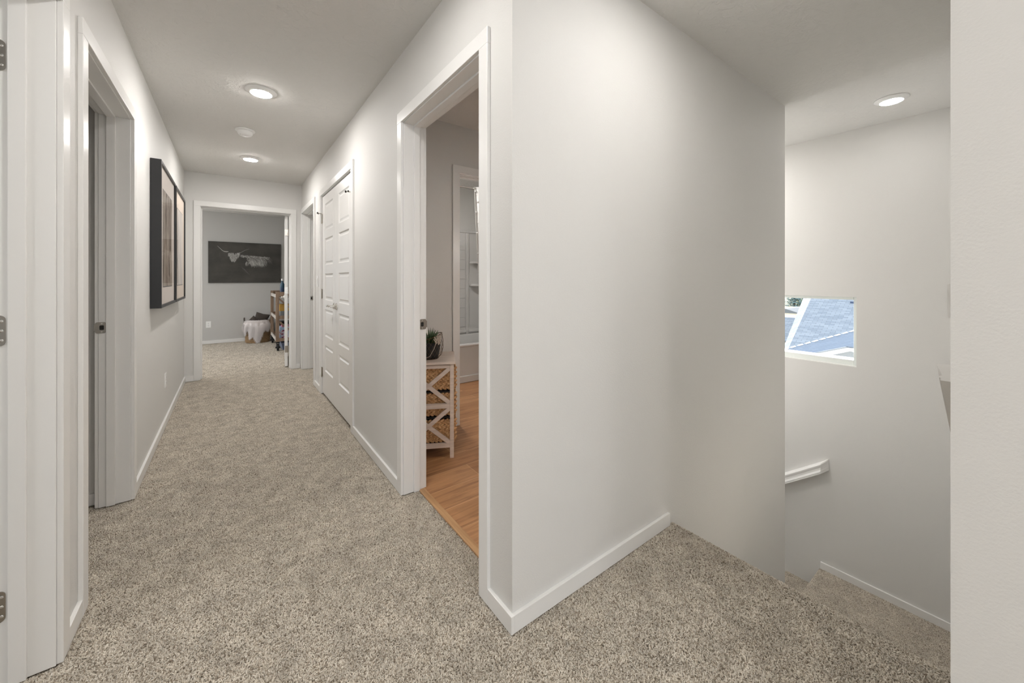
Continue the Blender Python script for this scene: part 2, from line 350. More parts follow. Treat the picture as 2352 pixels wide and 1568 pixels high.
def pile_nodes(name, density, rad, length):
    ng = bpy.data.node_groups.new(name, 'GeometryNodeTree'); ng.interface.new_socket('Geometry', in_out='INPUT', socket_type='NodeSocketGeometry'); ng.interface.new_socket('Geometry', in_out='OUTPUT', socket_type='NodeSocketGeometry')
    n = ng.nodes; l = ng.links; gi = n.new('NodeGroupInput'); go = n.new('NodeGroupOutput')
    d = n.new('GeometryNodeDistributePointsOnFaces'); d.distribute_method = 'RANDOM'; d.inputs['Density'].default_value = density
    sp = n.new('GeometryNodeMeshUVSphere'); sp.inputs['Segments'].default_value = 6; sp.inputs['Rings'].default_value = 4; sp.inputs['Radius'].default_value = 1.0
    tr = n.new('GeometryNodeTransform'); tr.inputs['Scale'].default_value = (rad, rad*0.75, length)
    sm = n.new('GeometryNodeSetMaterial'); sm.inputs['Material'].default_value = M_PILE
    ss = n.new('GeometryNodeSetShadeSmooth')
    io = n.new('GeometryNodeInstanceOnPoints')
    rv = n.new('FunctionNodeRandomValue'); rv.data_type = 'FLOAT_VECTOR'; rv.inputs[0].default_value = (-0.95, -0.95, -3.14); rv.inputs[1].default_value = (0.95, 0.95, 3.14)
    rs = n.new('FunctionNodeRandomValue'); rs.data_type = 'FLOAT'; rs.inputs[2].default_value = 0.7; rs.inputs[3].default_value = 1.25
    rr = n.new('FunctionNodeRotateRotation'); rr.rotation_space = 'LOCAL'
    l.new(gi.outputs[0], d.inputs[0]); l.new(d.outputs['Points'], io.inputs['Points']); l.new(sp.outputs[0], tr.inputs[0]); l.new(tr.outputs[0], ss.inputs[0]); l.new(ss.outputs[0], sm.inputs[0]); l.new(sm.outputs[0], io.inputs['Instance'])
    l.new(d.outputs['Rotation'], rr.inputs[0]); l.new(rv.outputs[0], rr.inputs[1]); l.new(rr.outputs[0], io.inputs['Rotation']); l.new(rs.outputs[1], io.inputs['Scale']); l.new(io.outputs[0], go.inputs[0])
    return ng
def pile(name, label, cat, quads, density, rad=0.0031, length=0.0062):
    b = MB()
    for q in quads: b.poly(q)
    me = bpy.data.meshes.new(name); me.from_pydata(b.v, [], b.f); o = bpy.data.objects.new(name, me); COL.objects.link(o); me.materials.append(M_PILE)
    md = o.modifiers.new('pile', 'NODES'); md.node_group = pile_nodes(name, density, rad, length)
    return tag(o, label, cat, kind='stuff')
def fq(x0, x1, y0, y1, z=-PH+0.001): return [(x0, y0, z), (x1, y0, z), (x1, y1, z), (x0, y1, z)]
def nose_x(x, y0, y1, z, rad=0.018, n_=6):
    out = []
    for k in range(n_):
        a, c = math.pi/2-math.pi*k/n_, math.pi/2-math.pi*(k+1)/n_
        p = (x+rad*math.cos(a), z-rad+rad*math.sin(a)); q = (x+rad*math.cos(c), z-rad+rad*math.sin(c))
        out.append([(p[0], y0, p[1]), (q[0], y0, q[1]), (q[0], y1, q[1]), (p[0], y1, p[1])])
    return out
def nose_y(y, x0, x1, z, rad=0.018, n_=6):
    out = []
    for k in range(n_):
        a, c = math.pi/2-math.pi*k/n_, math.pi/2-math.pi*(k+1)/n_
        p = (y+rad*math.cos(a), z-rad+rad*math.sin(a)); q = (y+rad*math.cos(c), z-rad+rad*math.sin(c))
        out.append([(x1, p[0], p[1]), (x1, q[0], q[1]), (x0, q[0], q[1]), (x0, p[0], p[1])])
    return out
pile('carpet_pile', 'beige and brown flecked carpet pile covering the hallway and landing floor', 'carpet',
     [fq(XL+0.002, XR-0.002, 1.03, YE), fq(XL+0.002, XR, 0.2, 1.03), fq(XR, 1.03, 0.2, YB-0.002), fq(1.03, XN, 0.08, YB-0.002),
      fq(XR-0.002, 0.852, DB[0], DB[1]), fq(XL-T, XL+0.002, *D1), fq(XL-T, XL+0.002, *D2), fq(-0.95, XL-T, 2.05, 2.90), fq(-0.9, XL-T, 1.0, 1.89), fq(XR-0.002, XR+T, *D3), fq(DE[0], DE[1], YE, YE+T)]
     + nose_x(XN, 0.08, YB-0.002, -PH+0.001), 72000, 0.0021, 0.0054)
pile('carpet_pile', 'beige carpet pile covering the far bedroom floor beyond the doorway', 'carpet', [fq(-1.3, 1.3, YE+T, 8.92)], 22000, 0.0036, 0.0062)
pile('carpet_pile', 'flecked carpet pile on the stair landing below the window wall', 'carpet',
     [fq(3.225, XW-0.002, 0.08, 1.065, ZL), fq(3.225, XW-0.002, 1.066, 1.32, ZL-0.185)]+nose_y(1.065, 3.225, XW-0.002, ZL), 62000, 0.0022, 0.0056)

# trims round a doorway.  mp(u, w, z): u along wall, w through wall from the front face
def doorway(name, mp, u0, u1, front=True, back=True, cw=0.060, head=OH, t=T, far_casing=True, stops=True, near_casing=True):
    b = MB()
    def bx(ua, ub, wa, wb, za, zb):
        p = mp(ua, wa, za); q = mp(ub, wb, zb); b.box(p[0], q[0], p[1], q[1], p[2], q[2])
    bx(u0-J, u0, 0, t, 0, head); bx(u1, u1+J, 0, t, 0, head); bx(u0-J, u1+J, 0, t, head, head+J)
    if stops:
        bx(u0, u0+0.010, 0.056, 0.091, 0, head); bx(u1-0.010, u1, 0.056, 0.091, 0, head); bx(u0+0.01, u1-0.01, 0.056, 0.091, head-0.010, head)
    R_ = 0.005
    for on, wa, wb in ((front, -0.0145, 0.0), (back, t, t+0.0145)):
        if not on: continue
        if near_casing or wa > 0: bx(u0-R_-cw, u0-R_, wa, wb, 0, head+R_)
        if far_casing or wa > 0: bx(u1+R_, u1+R_+cw, wa, wb, 0, head+R_)
        bx(u0-R_-cw, u1+R_+cw, wa, wb, head+R_, head+R_+cw)
    return struct(b.build(name, M_TRIM, bevel=0.0018))
mL = lambda u, w, z: (XL-w, u, z)
mR = lambda u, w, z: (XR+w, u, z)
mE = lambda u, w, z: (u, YE+w, z)
mT = lambda u, w, z: (u, 2.75+w, z)
tr1 = doorway('trim_1', mL, *D1); tr2 = doorway('trim_2', mL, *D2)
tr3 = doorway('trim_3', mR, *DB); tr4 = doorway('trim_4', mR, *DC, back=False, stops=False)
tr5 = doorway('trim_5', mR, *D3); tr6 = doorway('trim_6', mE, *DE); tr7 = doorway('trim_7', mT, *DT, cw=0.062)
# oak strip between carpet and planks
struct(MB().box(0.852, 0.886, DB[0], DB[1], -0.01, 0.004).build('trim_8', M_STRIP, bevel=0.002))

BBH = 0.060; BBT = 0.0135
def bb(name, segs):
    b = MB()
    for (x0, x1, y0, y1, z) in segs: b.box(x0, x1, y0, y1, z, z+BBH)
    return struct(b.build(name, M_TRIM, bevel=0.0012))
c_ = 0.065
bb('baseboard_left', [(XL, XL+BBT, D1[1]+c_, D2[0]-c_, 0), (XL, XL+BBT, D2[1]+c_, YE, 0), (XL, XL+BBT, -0.12, D1[0]-c_, 0)])
bb('baseboard_right', [(XR-BBT, XR, YB-BBT, DB[0]-c_, 0), (XR-BBT, XR, DB[1]+c_, DC[0]-c_, 0), (XR-BBT, XR, DC[1]+c_, D3[0]-c_, 0)])
bb('baseboard_stair_front', [(XR, 1.705, YB-BBT, YB, 0)])
bb('baseboard_end', [(XL+BBT, DE[0]-c_, YE-BBT, YE, 0), (DE[1]+c_, XR-BBT, YE-BBT, YE, 0)])
bb('baseboard_far', [(-3.0, 2.0, 8.93-BBT, 8.93, 0)])
bb('baseboard_landing', [(XW-BBT, XW, 0.078, 1.075, ZL)])
bb('baseboard_closet_room', [(-3.6, XL-T-0.002, 2.924-BBT, 2.924, 0)])
bb('baseboard_bathroom', [(XR+T, DT[0]-c_, 2.75-BBT, 2.75, 0)])

# stairs: seven risers down to a landing, then a flight going away along the window wall
st = thing('staircase', 'upper carpeted stair flight hidden just below the rounded carpet edge', 'staircase', (XN, 0.55, ZL))
st2 = thing('staircase', 'lower carpeted stair flight turning left from the landing along the window wall', 'staircase', (3.7, 0.55, ZL))
def step(nm, x0, x1, y0, y1, z, edge):
    b = MB(); b.box(x0, x1, y0, y1, z-0.30, z)
    if edge == 'x':      # nose on the +x side
        lp = [(x1, y0, z)]+[(x1+0.022*math.sin(math.pi*k/8), y0, z-0.022+0.022*math.cos(math.pi*k/8)) for k in range(1, 8)]+[(x1, y0, z-0.044)]
        b.prism(lp, (0, y1-y0, 0))
    if edge == 'y':
        lp = [(x0, y1, z)]+[(x0, y1+0.022*math.sin(math.pi*k/8), z-0.022+0.022*math.cos(math.pi*k/8)) for k in range(1, 8)]+[(x0, y1, z-0.044)]
        b.prism(lp, (x1-x0, 0, 0))
    o = b.build(nm, M_CARPET); q_ = st if x1 < 3.225 else st2; o.parent = q_; o.matrix_parent_inverse = Matrix.Translation(-q_.location); return o
rise = 1.375/7; run = (3.22-XN)/6
for k in range(6): step('step', XN+run*k, XN+run*(k+1), 0.080, YB-0.002, -rise*(k+1), 'x' if k < 5 else None)
step('landing', 3.221, XW, 0.078, 1.065, ZL, 'y')
for k in range(8): step('step', 3.221, XW, 1.065+0.26*k, 1.065+0.26*(k+1), ZL-0.185*(k+1), 'y')

# ------------------------------------------------------------------ hinges and strikes on the jambs
def rrect(cx, cz, w, h, r, n=5, lr=(1, 1, 1, 1)):
    pts = []
    for (sx, sz, a0), on in zip(((1, 1, 0), (-1, 1, 90), (-1, -1, 180), (1, -1, 270)), lr):
        if on:
            for k in range(n+1):
                a = math.radians(a0+90*k/n); pts.append((cx+sx*(w/2-r)+r*math.cos(a), cz+sz*(h/2-r)+r*math.sin(a)))
        else: pts.append((cx+sx*w/2, cz+sz*h/2))
    return pts
def setp(o, p): o.parent = p; return o
for z in (1.837, 1.037, 0.236):
    b = MB(); b.prism([(x, D1[1]-0.0005, zz) for x, zz in rrect(-0.543, z, 0.034, 0.090, 0.013, lr=(1, 0, 0, 1))], (0, -0.0022, 0))
    hg = setp(b.build('hinge', M_NICKEL, tr1), tr1); hg['label'] = 'satin metal hinge leaf'
    s_ = MB()
    for zz in (z+0.028, z, z-0.028): s_.lathe([(0.0045, 0), (0.0045, -0.0012), (0.002, -0.0018)], (-0.5335, D1[1]-0.0026, zz), 10, axis='y')
    s_.build('screw', M_CHROME, hg, smooth=True)
def strike(mp_pt, parent, sgn):
    """strike plate on a far jamb (faces -Y); mp_pt = (x centre, y, z)"""
    x, y, z = mp_pt; b = MB()
    b.prism([(px, y-0.0004, pz) for px, pz in rrect(x, z, 0.038, 0.058, 0.008)], (0, -0.002, 0))
    b.prism([(px, y-0.0025, pz) for px, pz in rrect(x-sgn*0.004, z, 0.016, 0.024, 0.004)], (0, -0.0006, 0), 1)
    for dz in (0.021, -0.021): b.lathe([(0.0035, 0), (0.0035, -0.0012), (0.001, -0.0015)], (x-sgn*0.004, y-0.0025, z+dz), 8, 2, axis='y')
    b.box(x+sgn*0.019, x+sgn*0.024, y-0.0024, y+0.004, z-0.018, z+0.018, 0)
    return b.build('strike_plate', [M_NICKEL, M_DARKHOLE, M_CHROME], parent)
strike((-0.541, D2[1], 0.935), tr2, -1)
strike((0.876, DB[1], 0.932), tr3, 1)
strike((0.872, D3[1], 0.935), tr5, 1)
# child of the trims keeps world coordinates (trims sit at the origin)

# ------------------------------------------------------------------ panelled doors
def panel_door(name, width, height, lock_u=None, thick=0.035, hand=1):
    """slab in local coords: u=0..width along +x, front face at y=0, body to y=thick, z from 0"""
    b = MB(); st_w = 0.115; rows = [(0.241, 0.506), (0.595, 0.869), (0.962, 1.228), (1.314, 1.582), (1.664, 1.931)]
    us = [0.118, width-0.118]
    d = 0.008
    # frame members, each side leaves the panel recesses open
    for y0, y1 in ((0, thick),):
        b.box(0, us[0], y0, y1, 0, height); b.box(us[1], width, y0, y1, 0, height)
        z = 0.0
        for (a, c) in rows+[(height, height)]:
            b.box(us[0], us[1], y0, y1, z, a); z = c
    for (a, c) in rows:
        for (yf, yr, yp) in ((0.0, d, 0.0025), (thick, thick-d, thick-0.0025)):
            o_ = [(us[0], yf, a), (us[1], yf, a), (us[1], yf, c), (us[0], yf, c)]
            def ins(e, y): return [(us[0]+e, y, a+e), (us[1]-e, y, a+e), (us[1]-e, y, c-e), (us[0]+e, y, c-e)]
            b.loft([o_, ins(0.010, yr), ins(0.022, yr), ins(0.036, yp)], caps=False); b.poly(ins(0.036, yp))
    return b.build(name, M_DOOR)
def lever(parent, u, z, y, out, along):
    """rosette + lever. out: +-1 direction of local y, along: +-1 direction of lever on u"""
    b = MB(); b.lathe([(0.031, 0), (0.031, out*0.006), (0.027, out*0.010), (0.011, out*0.012), (0.010, out*0.048), (0.012, out*0.052)], (u, y, z), 20, axis='y')
    b.tube([(u, y+out*0.047, z), (u+along*0.03, y+out*0.052, z+0.004), (u+along*0.065, y+out*0.050, z+0.001), (u+along*0.098, y+out*0.046, z-0.008), (u+along*0.112, y+out*0.046, z-0.004)], [0.010, 0.009, 0.0075, 0.0065, 0.005], 10)
    return b.build('lever_handle', M_CHROME, parent, smooth=True)
def door_hinge(parent, u, z, y, out, side, stop=False):
    b = MB(); b.tube([(u, y+out*0.006, z-0.047), (u, y+out*0.006, z+0.047)], 0.0062, 10)
    b.box(u, u+side*0.012, y, y+out*0.0022, z-0.045, z+0.045); b.lathe([(0.0075, -0.050), (0.0075, -0.046)], (u, y+out*0.006, z), 10); b.lathe([(0.0075, 0.046), (0.0075, 0.050)], (u, y+out*0.006, z), 10)
    h_ = b.build('hinge', M_NICKEL, parent)
    if stop:
        s_ = MB(); s_.tube([(u, y+out*0.006, z+0.052), (u+side*0.012, y+out*0.045, z+0.053)], 0.0035, 8); s_.lathe([(0.009, 0), (0.009, out*0.010)], (u+side*0.014, y+out*0.045, z+0.053), 12, 1, axis='y')
        s_.tube([(u, y+out*0.006, z+0.052), (u-side*0.012, y+out*0.035, z+0.053)], 0.0035, 8); s_.lathe([(0.008, 0), (0.008, out*0.007)], (u-side*0.013, y+out*0.035, z+0.053), 12, 1, axis='y')
        s_.build('hinge_stop', [M_NICKEL, M_DARKHOLE], h_)
    return h_
lw = (DC[1]-DC[0])/2-0.004
# closet leaves: local +x -> world -Y (so the front face y=0 looks to -X)
for i, (nm, ystart) in enumerate((('door_1', DC[0]+lw+0.003), ('door_2', DC[1]-0.003))):
    d = struct(panel_door(nm, lw, 2.02)); d.location = (XR+0.006, ystart, 0.016); d.rotation_euler = (0, 0, -math.pi/2)
    # local (u, y) -> world (X+y, Y-u)
    near = i == 0
    lever(d, 0.045 if near else lw-0.045, 0.925, 0.0, -1, 1 if near else -1)
    for k, z in enumerate((0.21, 1.02, 1.80)):
        door_hinge(d, lw+0.001 if near else -0.001, z, 0.0, -1, -1 if near else 1, stop=(k == 2))
    b = MB(); uu = 0.055 if near else lw-0.055; b.box(uu-0.02, uu+0.02, 0.008, 0.026, 2.0195, 2.0275); b.build('ball_catch', M_NICKEL, d)
struct(MB().box(XR+0.045, XR+0.055, DC[0], DC[1], 0.0, OH).build('wall_closet_inner', M_WALLD))
# bedroom door, open square to the end wall
d3 = struct(panel_door('door_3', 0.895, 2.02)); d3.location = (DE[1]-0.018, YE+T+0.018, 0.016); d3.rotation_euler = (0, 0, math.pi/2-math.radians(5.4))
# local +x -> +Y ; local +y -> -X : front face y=0 at X = .636, slab to X = .601
lever(d3, 0.895-0.065, 0.90, 0.035, 1, -1); lever(d3, 0.895-0.065, 0.90, 0.0, -1, -1)
for z in (0.23, 1.02, 1.80):
    b = MB(); b.prism([(-0.0005, y, zz) for y, zz in rrect(0.0175, z, 0.030, 0.090, 0.006)], (-0.0018, 0, 0)); b.tube([(-0.008, -0.006, z-0.045), (-0.008, -0.006, z+0.045)], 0.006, 10); b.box(-0.010, -0.0005, -0.006, 0.004, z-0.045, z+0.045)
    b.build('hinge', M_NICKEL, d3)

# ------------------------------------------------------------------ windows
def window(name, mp, u0, u1, z0, z1, depth, fw=0.045, fb=None):
    fb = fb or fw
    b = MB()
    def bx(ua, ub, wa, wb, za, zb, mi=0):
        p = mp(ua, wa, za); q = mp(ub, wb, zb); b.box(p[0], q[0], p[1], q[1], p[2], q[2], mi)
    w0, w1 = depth-0.045, depth
    bx(u0, u0+fw, w0, w1, z0, z1); bx(u1-fw, u1, w0, w1, z0, z1); bx(u0+fw, u1-fw, w0, w1, z0, z0+fb); bx(u0+fw, u1-fw, w0, w1, z1-fw, z1)
    o = struct(b.build(name, M_VINYL, bevel=0.003))
    g = MB(); p = mp(u0+fw, w0+0.02, z0+fw); q = mp(u1-fw, w0+0.02, z1-fw); p = (p[0], p[1], z0+fb)
    pts = [(p[0], p[1], p[2]), (q[0], q[1], p[2]), (q[0], q[1], q[2]), (p[0], p[1], q[2])]
    g.poly(pts); g.build('pane', M_PANE, o)
    return o
window('window_1', lambda u, w, z: (XW+w, u, z), 0.836, 1.76, 0.448, 1.036, 0.075, 0.024, 0.052)
struct(MB().box(XW+0.078, XW+0.20, 0.80, 1.80, 0.465, 0.496).build('sill_2', M_FASCIA))
struct(MB().box(XW-0.001, XW+0.03, 0.836, 1.76, 0.448, 0.455).build('sill_1', M_TRIM))
window('window_2', lambda u, w, z: (u, 8.93+w, z), -2.9, -0.95, 0.15, 2.2, 0.12)
window('window_3_fill', lambda u, w, z: (-3.6-w, u, z), 0.2, 1.6, 0.75, 2.1, 0.12)  # unseen window added for daylight fill through the near left doorway
window('window_4_fill', lambda u, w, z: (u, -3.5-w, z), -2.3, 0.8, 0.35, 2.2, 0.12)  # unseen window added as a large soft source behind the camera
window('window_5', lambda u, w, z: (-3.0-w, u, z), 6.5, 8.3, 0.5, 2.1, 0.12)
window('window_6', lambda u, w, z: (u, 4.80+w, z), 3.32, 4.12, -2.3, 1.9, 0.12)

# ------------------------------------------------------------------ ceiling fixtures
def downlight(x, y, label, lens=None):
    t = thing('ceiling_downlight', label, 'ceiling light', (x, y, CH), group=None)
    b = MB(); b.lathe([(0.090, 0), (0.091, -0.003), (0.086, -0.007), (0.068, -0.016), (0.061, -0.019)], (0, 0, 0), 40); b.build('trim_ring', M_PLATE, t, smooth=True)
    b = MB(); b.lathe([(0.0605, -0.0192), (0.056, -0.0215), (0.03, -0.023), (0.002, -0.0235)], (0, 0, 0), 40); b.build('lens', lens or M_LENS, t, smooth=True)
    return t
downlight(0.165, 3.03, 'round white downlight glowing, nearer of the two beside the smoke alarm')
downlight(0.168, 4.77, 'round white downlight glowing beyond the smoke alarm, near the end wall')
downlight(3.695, 0.55, 'round white downlight glowing on the ceiling above the stair window', M_LENS2)
downlight(3.75, 2.00, 'round white downlight over the lower stair flight, out of the photo', M_LENS5)
downlight(0.80, 0.22, 'added round white fill downlight on the landing ceiling nearest the camera', M_LENS4)  # unseen lamp added to light the corner wall and near left jamb
downlight(0.30, -0.95, 'added round white fill downlight on the loft ceiling just behind the camera')  # unseen loft lamp added as light from behind the camera
downlight(0.165, 1.25, 'added round white downlight of the hallway ceiling between the bathroom and near left doorways', M_LENS7)  # follows the hall lamp spacing; unseen, added back to brighten the near hall
downlight(1.35, 0.45, 'added round white fill downlight on the ceiling just above the stair top', M_LENS6)  # unseen lamp added to brighten the wall beside the stair top
downlight(-1.9, 0.9, 'added round white fill downlight on the near left bedroom ceiling')  # unseen lamp added so light spills out through the near left doorway
downlight(-0.60, 6.55, 'added round white fill downlight on the far bedroom ceiling', M_LENS8)  # unseen lamp added to brighten the bedroom carpet by the door
downlight(0.35, -2.40, 'added round white fill downlight on the loft ceiling near the loft window')  # another unseen loft lamp added to send light down the hall
downlight(-1.60, -1.60, 'added round white fill downlight over the open side of the loft')  # unseen too, added to strengthen the loft light
struct(MB().box(3.10, XW+0.15, -0.04, 4.92, -3.3, -3.05).build('floor_lower', M_CARPET))
t = thing('fill_floor_lamp', 'added fill uplight standing on the loft carpet behind the camera', 'lamp', (-1.05, -1.15, 0))  # unseen uplight added to bounce light off the ceiling near the camera
MB().lathe([(0.15, 0), (0.15, 0.015), (0.03, 0.03), (0.02, 0.035)], (0, 0, 0), 28).build('base', M_NICKEL, t, smooth=True)
MB().lathe([(0.014, 0.03), (0.014, 1.66)], (0, 0, 0), 14).build('pole', M_NICKEL, t, smooth=True)
MB().lathe([(0.02, 1.64), (0.06, 1.66), (0.15, 1.74), (0.19, 1.80), (0.185, 1.80), (0.14, 1.75), (0.05, 1.675), (0.004, 1.67)], (0, 0, 0), 32).build('shade', M_PLATE, t, smooth=True)
MB().lathe([(0.004, 1.735), (0.12, 1.735), (0.12, 1.742), (0.004, 1.742)], (0, 0, 0), 28).build('lamp_disc', M_UPLIGHT, t)
t = thing('fill_vanity_light', 'added three globe fill light under a metal shade shelf on the hidden front wall of the bathroom', 'wall light', (2.05, YB+0.115, 1.55))  # no lamp known here; added to light the bathroom back wall
MB().box(-0.30, 0.30, 0.0, 0.03, -0.05, 0.05).build('back_plate', M_NICKEL, t)
MB().box(-0.34, 0.34, 0.0, 0.245, 0.070, 0.078).build('shade_shelf', M_NICKEL, t)  # shaped to keep the added light off the ceiling and upper wall
for k in (-0.2, 0.0, 0.2): MB().ell((k, 0.09, 0), (0.05, 0.05, 0.05), None, 16, 12).build('globe', M_GLOBE, t, smooth=True)
t = thing('fill_sconce', 'added globe fill sconce on the hidden side of the lower stair flight', 'wall light', (3.22, 1.95, 0.45))  # unseen light added for the bright patch on the window wall
MB().lathe([(0.05, 0), (0.05, 0.02), (0.02, 0.025)], (0, 0, 0), 20, axis='x').build('back_plate', M_NICKEL, t)
MB().ell((0.10, 0, 0), (0.07, 0.07, 0.07), None, 18, 12).build('globe', M_GLOBE2, t, smooth=True)
downlight(1.66, 3.62, 'added round white fill downlight in the far bathroom ceiling above the tub', M_LENS3)  # unseen lamp added to brighten the tub room
t = thing('smoke_alarm', 'white round smoke alarm on the hallway ceiling between two downlights', 'smoke alarm', (0.100, 3.90, CH))
MB().lathe([(0.070, 0), (0.072, -0.004), (0.070, -0.010), (0.060, -0.012)], (0, 0, 0), 32).build('mounting_plate', M_PLATE, t, smooth=True)
MB().lathe([(0.054, -0.010), (0.0555, -0.018), (0.054, -0.030), (0.046, -0.043), (0.030, -0.050), (0.004, -0.051)], (0, 0, 0), 32).build('cover', M_PLATE, t, smooth=True)
MB().lathe([(0.052, -0.0115), (0.053, -0.0125)], (0, 0, 0), 32).build('vent_slot', M_DARKHOLE, t)
MB().lathe([(0.012, -0.0505), (0.012, -0.053), (0.010, -0.0538)], (-0.012, -0.012, 0), 16).build('test_button', M_PLATE, t, smooth=True)
MB().lathe([(0.0025, -0.046), (0.0025, -0.0475)], (-0.034, -0.018, 0), 8).build('indicator', M_DARKHOLE, t)

# ------------------------------------------------------------------ wall plates
def plate(name, label, cat, loc, rz, kindp):
    """local: wall plane y=0, plate sticks out to -y"""
    t = thing(name, label, cat, loc, rz)
    b = MB(); b.prism([(x, 0, z) for x, z in rrect(0, 0, 0.072, 0.117, 0.005)], (0, -0.005, 0)); b.build('cover_plate', M_PLATE, t, bevel=0.001)
    if kindp == 'outlet':
        for dz in (0.021, -0.021):
            b = MB(); b.prism([(x, -0.005, z) for x, z in rrect(0, dz, 0.034, 0.029, 0.009)], (0, -0.0015, 0)); r_ = b.build('receptacle', M_PLATE, t)
            b = MB(); b.box(-0.008, -0.006, -0.0066, -0.0068, dz-0.002, dz+0.008); b.box(0.006, 0.008, -0.0066, -0.0068, dz-0.002, dz+0.007); b.lathe([(0.0026, -0.0066), (0.0026, -0.0068)], (0, 0, dz-0.008), 10, axis='y'); b.build('slots', M_DARKHOLE, r_)
        MB().lathe([(0.003, -0.005), (0.002, -0.0064)], (0, 0, 0), 10, axis='y').build('screw', M_CHROME, t)
    else:
        b = MB(); b.prism([(0.0165*s1, -0.005-(0.004 if k in (1,) else 0.001), zz) for s1, k, zz in ((-1, 1, 0.033), (-1, 0, -0.033), (1, 0, -0.033), (1, 1, 0.033))], (0, -0.0015, 0)); b.build('rocker', M_PLATE, t)
    return t
plate('wall_outlet', 'white double wall outlet low on the left hallway wall', 'outlet', (XL, 4.195, 0.36), math.pi/2, 'outlet')
plate('wall_outlet', 'white double wall outlet under the dark bull picture', 'outlet', (-0.323, 8.93, 0.355), 0.0, 'outlet')
plate('light_switch', 'white light switch beside the closet doors', 'light switch', (XR, 4.575, 1.165), -math.pi/2, 'switch')

# ------------------------------------------------------------------ handrails
PROF = [(0.0, 0.0), (0.074, 0.0), (0.088, -0.002), (0.092, -0.006), (0.090, -0.012), (0.086, -0.020), (0.0825, -0.030), (0.081, -0.039), (0.086, -0.041), (0.087, -0.045), (0.083, -0.047), (0.084, -0.055), (0.0, -0.055)]
def rail(name, label, wall_pt, run_dir, out_dir, length, slope, start_taper, prof=PROF, sc=1.0):
    t = thing(name, label, 'handrail', wall_pt)
    b = MB(); loops = []; rd = Vector(run_dir); od = Vector(out_dir)
    stations = [(0.0, 0.05), (start_taper, 1.0), (length, 1.0)] if start_taper else [(0.0, 1.0), (length, 1.0)]
    for s_, k in stations: loops.append([rd*s_+od*(p*k*sc)+Vector((0, 0, -s_*slope+zz*sc*1.0)) for p, zz in prof])
    b.loft(loops); b.build('rail', M_TRIM, t)
    return t
rail('handrail', 'white moulded handrail end sloping down past the right wall edge', (1.85, 0.078, 0.914), (1, 0, 0), (0, 1, 0), 1.45, 0.79, 0.0)
PROF2 = [(0, 0), (0.028, 0.0), (0.046, -0.006), (0.054, -0.018), (0.053, -0.030), (0.050, -0.042), (0.052, -0.062), (0.060, -0.078), (0.060, -0.083), (0.056, -0.085), (0.060, -0.090), (0.060, -0.098), (0, -0.098)]
rail('handrail', 'white moulded handrail running down the window wall', (XW, 1.018, -0.388), (0, 1, 0), (-1, 0, 0), 2.2, 0.76, 0.045, PROF2)
# cap moulding of the wall end that shows past the near corner
b = MB(); b.prism([(1.06, 0.078+p*0.07, 1.178+zz*1.12) for p, zz in PROF], (0.20, 0, 0)); struct(b.build('trim_9', M_TRIM))

# ------------------------------------------------------------------ framed pictures on the left wall
def picture(y0, y1, label, art_mat, mat_mat, artbox):
    w = y1-y0; z0, z1 = 0.991, 1.994; D = 0.058; fw = 0.021
    t = thing('framed_picture', label, 'picture', (XL, (y0+y1)/2, z0), group='framed abstract pictures on the left wall')
    h_ = z1-z0; b = MB(); hw = w/2
    def at(mb, x0, x1, a0, a1, c0, c1, mi=0): mb.box(x0, x1, a0, a1, c0, c1, mi)
    at(b, 0.002, D, -hw, -hw+fw, 0, h_); at(b, 0.002, D, hw-fw, hw, 0, h_); at(b, 0.002, D, -hw+fw, hw-fw, 0, fw); at(b, 0.002, D, -hw+fw, hw-fw, h_-fw, h_)
    b.build('frame', M_BLACK, t, bevel=0.0012)
    MB().box(0.004, 0.047, -hw+fw, hw-fw, fw, h_-fw).build('mat_board', mat_mat, t)
    a0, a1, c0, c1 = artbox; e = 0.006
    ab = MB().box(0.0472, 0.0480, a0-e, a1+e, c0-e, c1+e); ab.build('mat_bevel', M_BLACK, t)
    MB().box(0.0482, 0.0488, a0, a1, c0, c1).build('print', art_mat, t)
    g = MB().poly([(0.0525, -hw+fw, fw), (0.0525, hw-fw, fw), (0.0525, hw-fw, h_-fw), (0.0525, -hw+fw, h_-fw)]); g.build('glass', M_PICGLASS, t)
    return t
picture(3.455, 4.300, 'black framed brown abstract picture nearer the doorway on the left wall', M_ART1, M_MATW, (-0.25, 0.25, 0.145, 0.83))
p2 = picture(4.345, 5.150, 'black framed abstract picture nearer the end wall on the left wall', M_ART2, M_MATB, (-0.24, 0.24, 0.145, 0.83))

# ------------------------------------------------------------------ bull canvas on the far wall
t = thing('canvas_picture', 'wide dark canvas of a long-horned shaggy bull on the far room wall', 'picture', (0.244, 8.93, 1.12))
CW, CHH = 1.142, 0.766
MB().box(-CW/2, CW/2, -0.032, -0.001, 0, CHH).build('canvas', M_CANVAS, t, bevel=0.002)
sb = MB(); YS = -0.0328
def cpt(px, py):
    u = (px-205)/1865.0; top = 262+88*u; v = (1335-py)/(1335-top); return (-CW/2+u*CW, v*CHH)
def stroke(pts, w, mi):
    pts = [cpt(*p) for p in pts]; n_ = len(pts)
    for i in range(n_-1):
        (x0, z0), (x1, z1) = pts[i], pts[i+1]; dx, dz = x1-x0, z1-z0; l_ = math.hypot(dx, dz) or 1; nx, nz = -dz/l_, dx/l_
        wa = w*(1-0.75*i/(n_-1)); wb = w*(1-0.75*(i+1)/(n_-1))
        y_ = YS-random.random()*0.0006
        sb.poly([(x0-nx*wa, y_, z0-nz*wa), (x0+nx*wa, y_, z0+nz*wa), (x1+nx*wb, y_, z1+nz*wb), (x1-nx*wb, y_, z1-nz*wb)], mi)
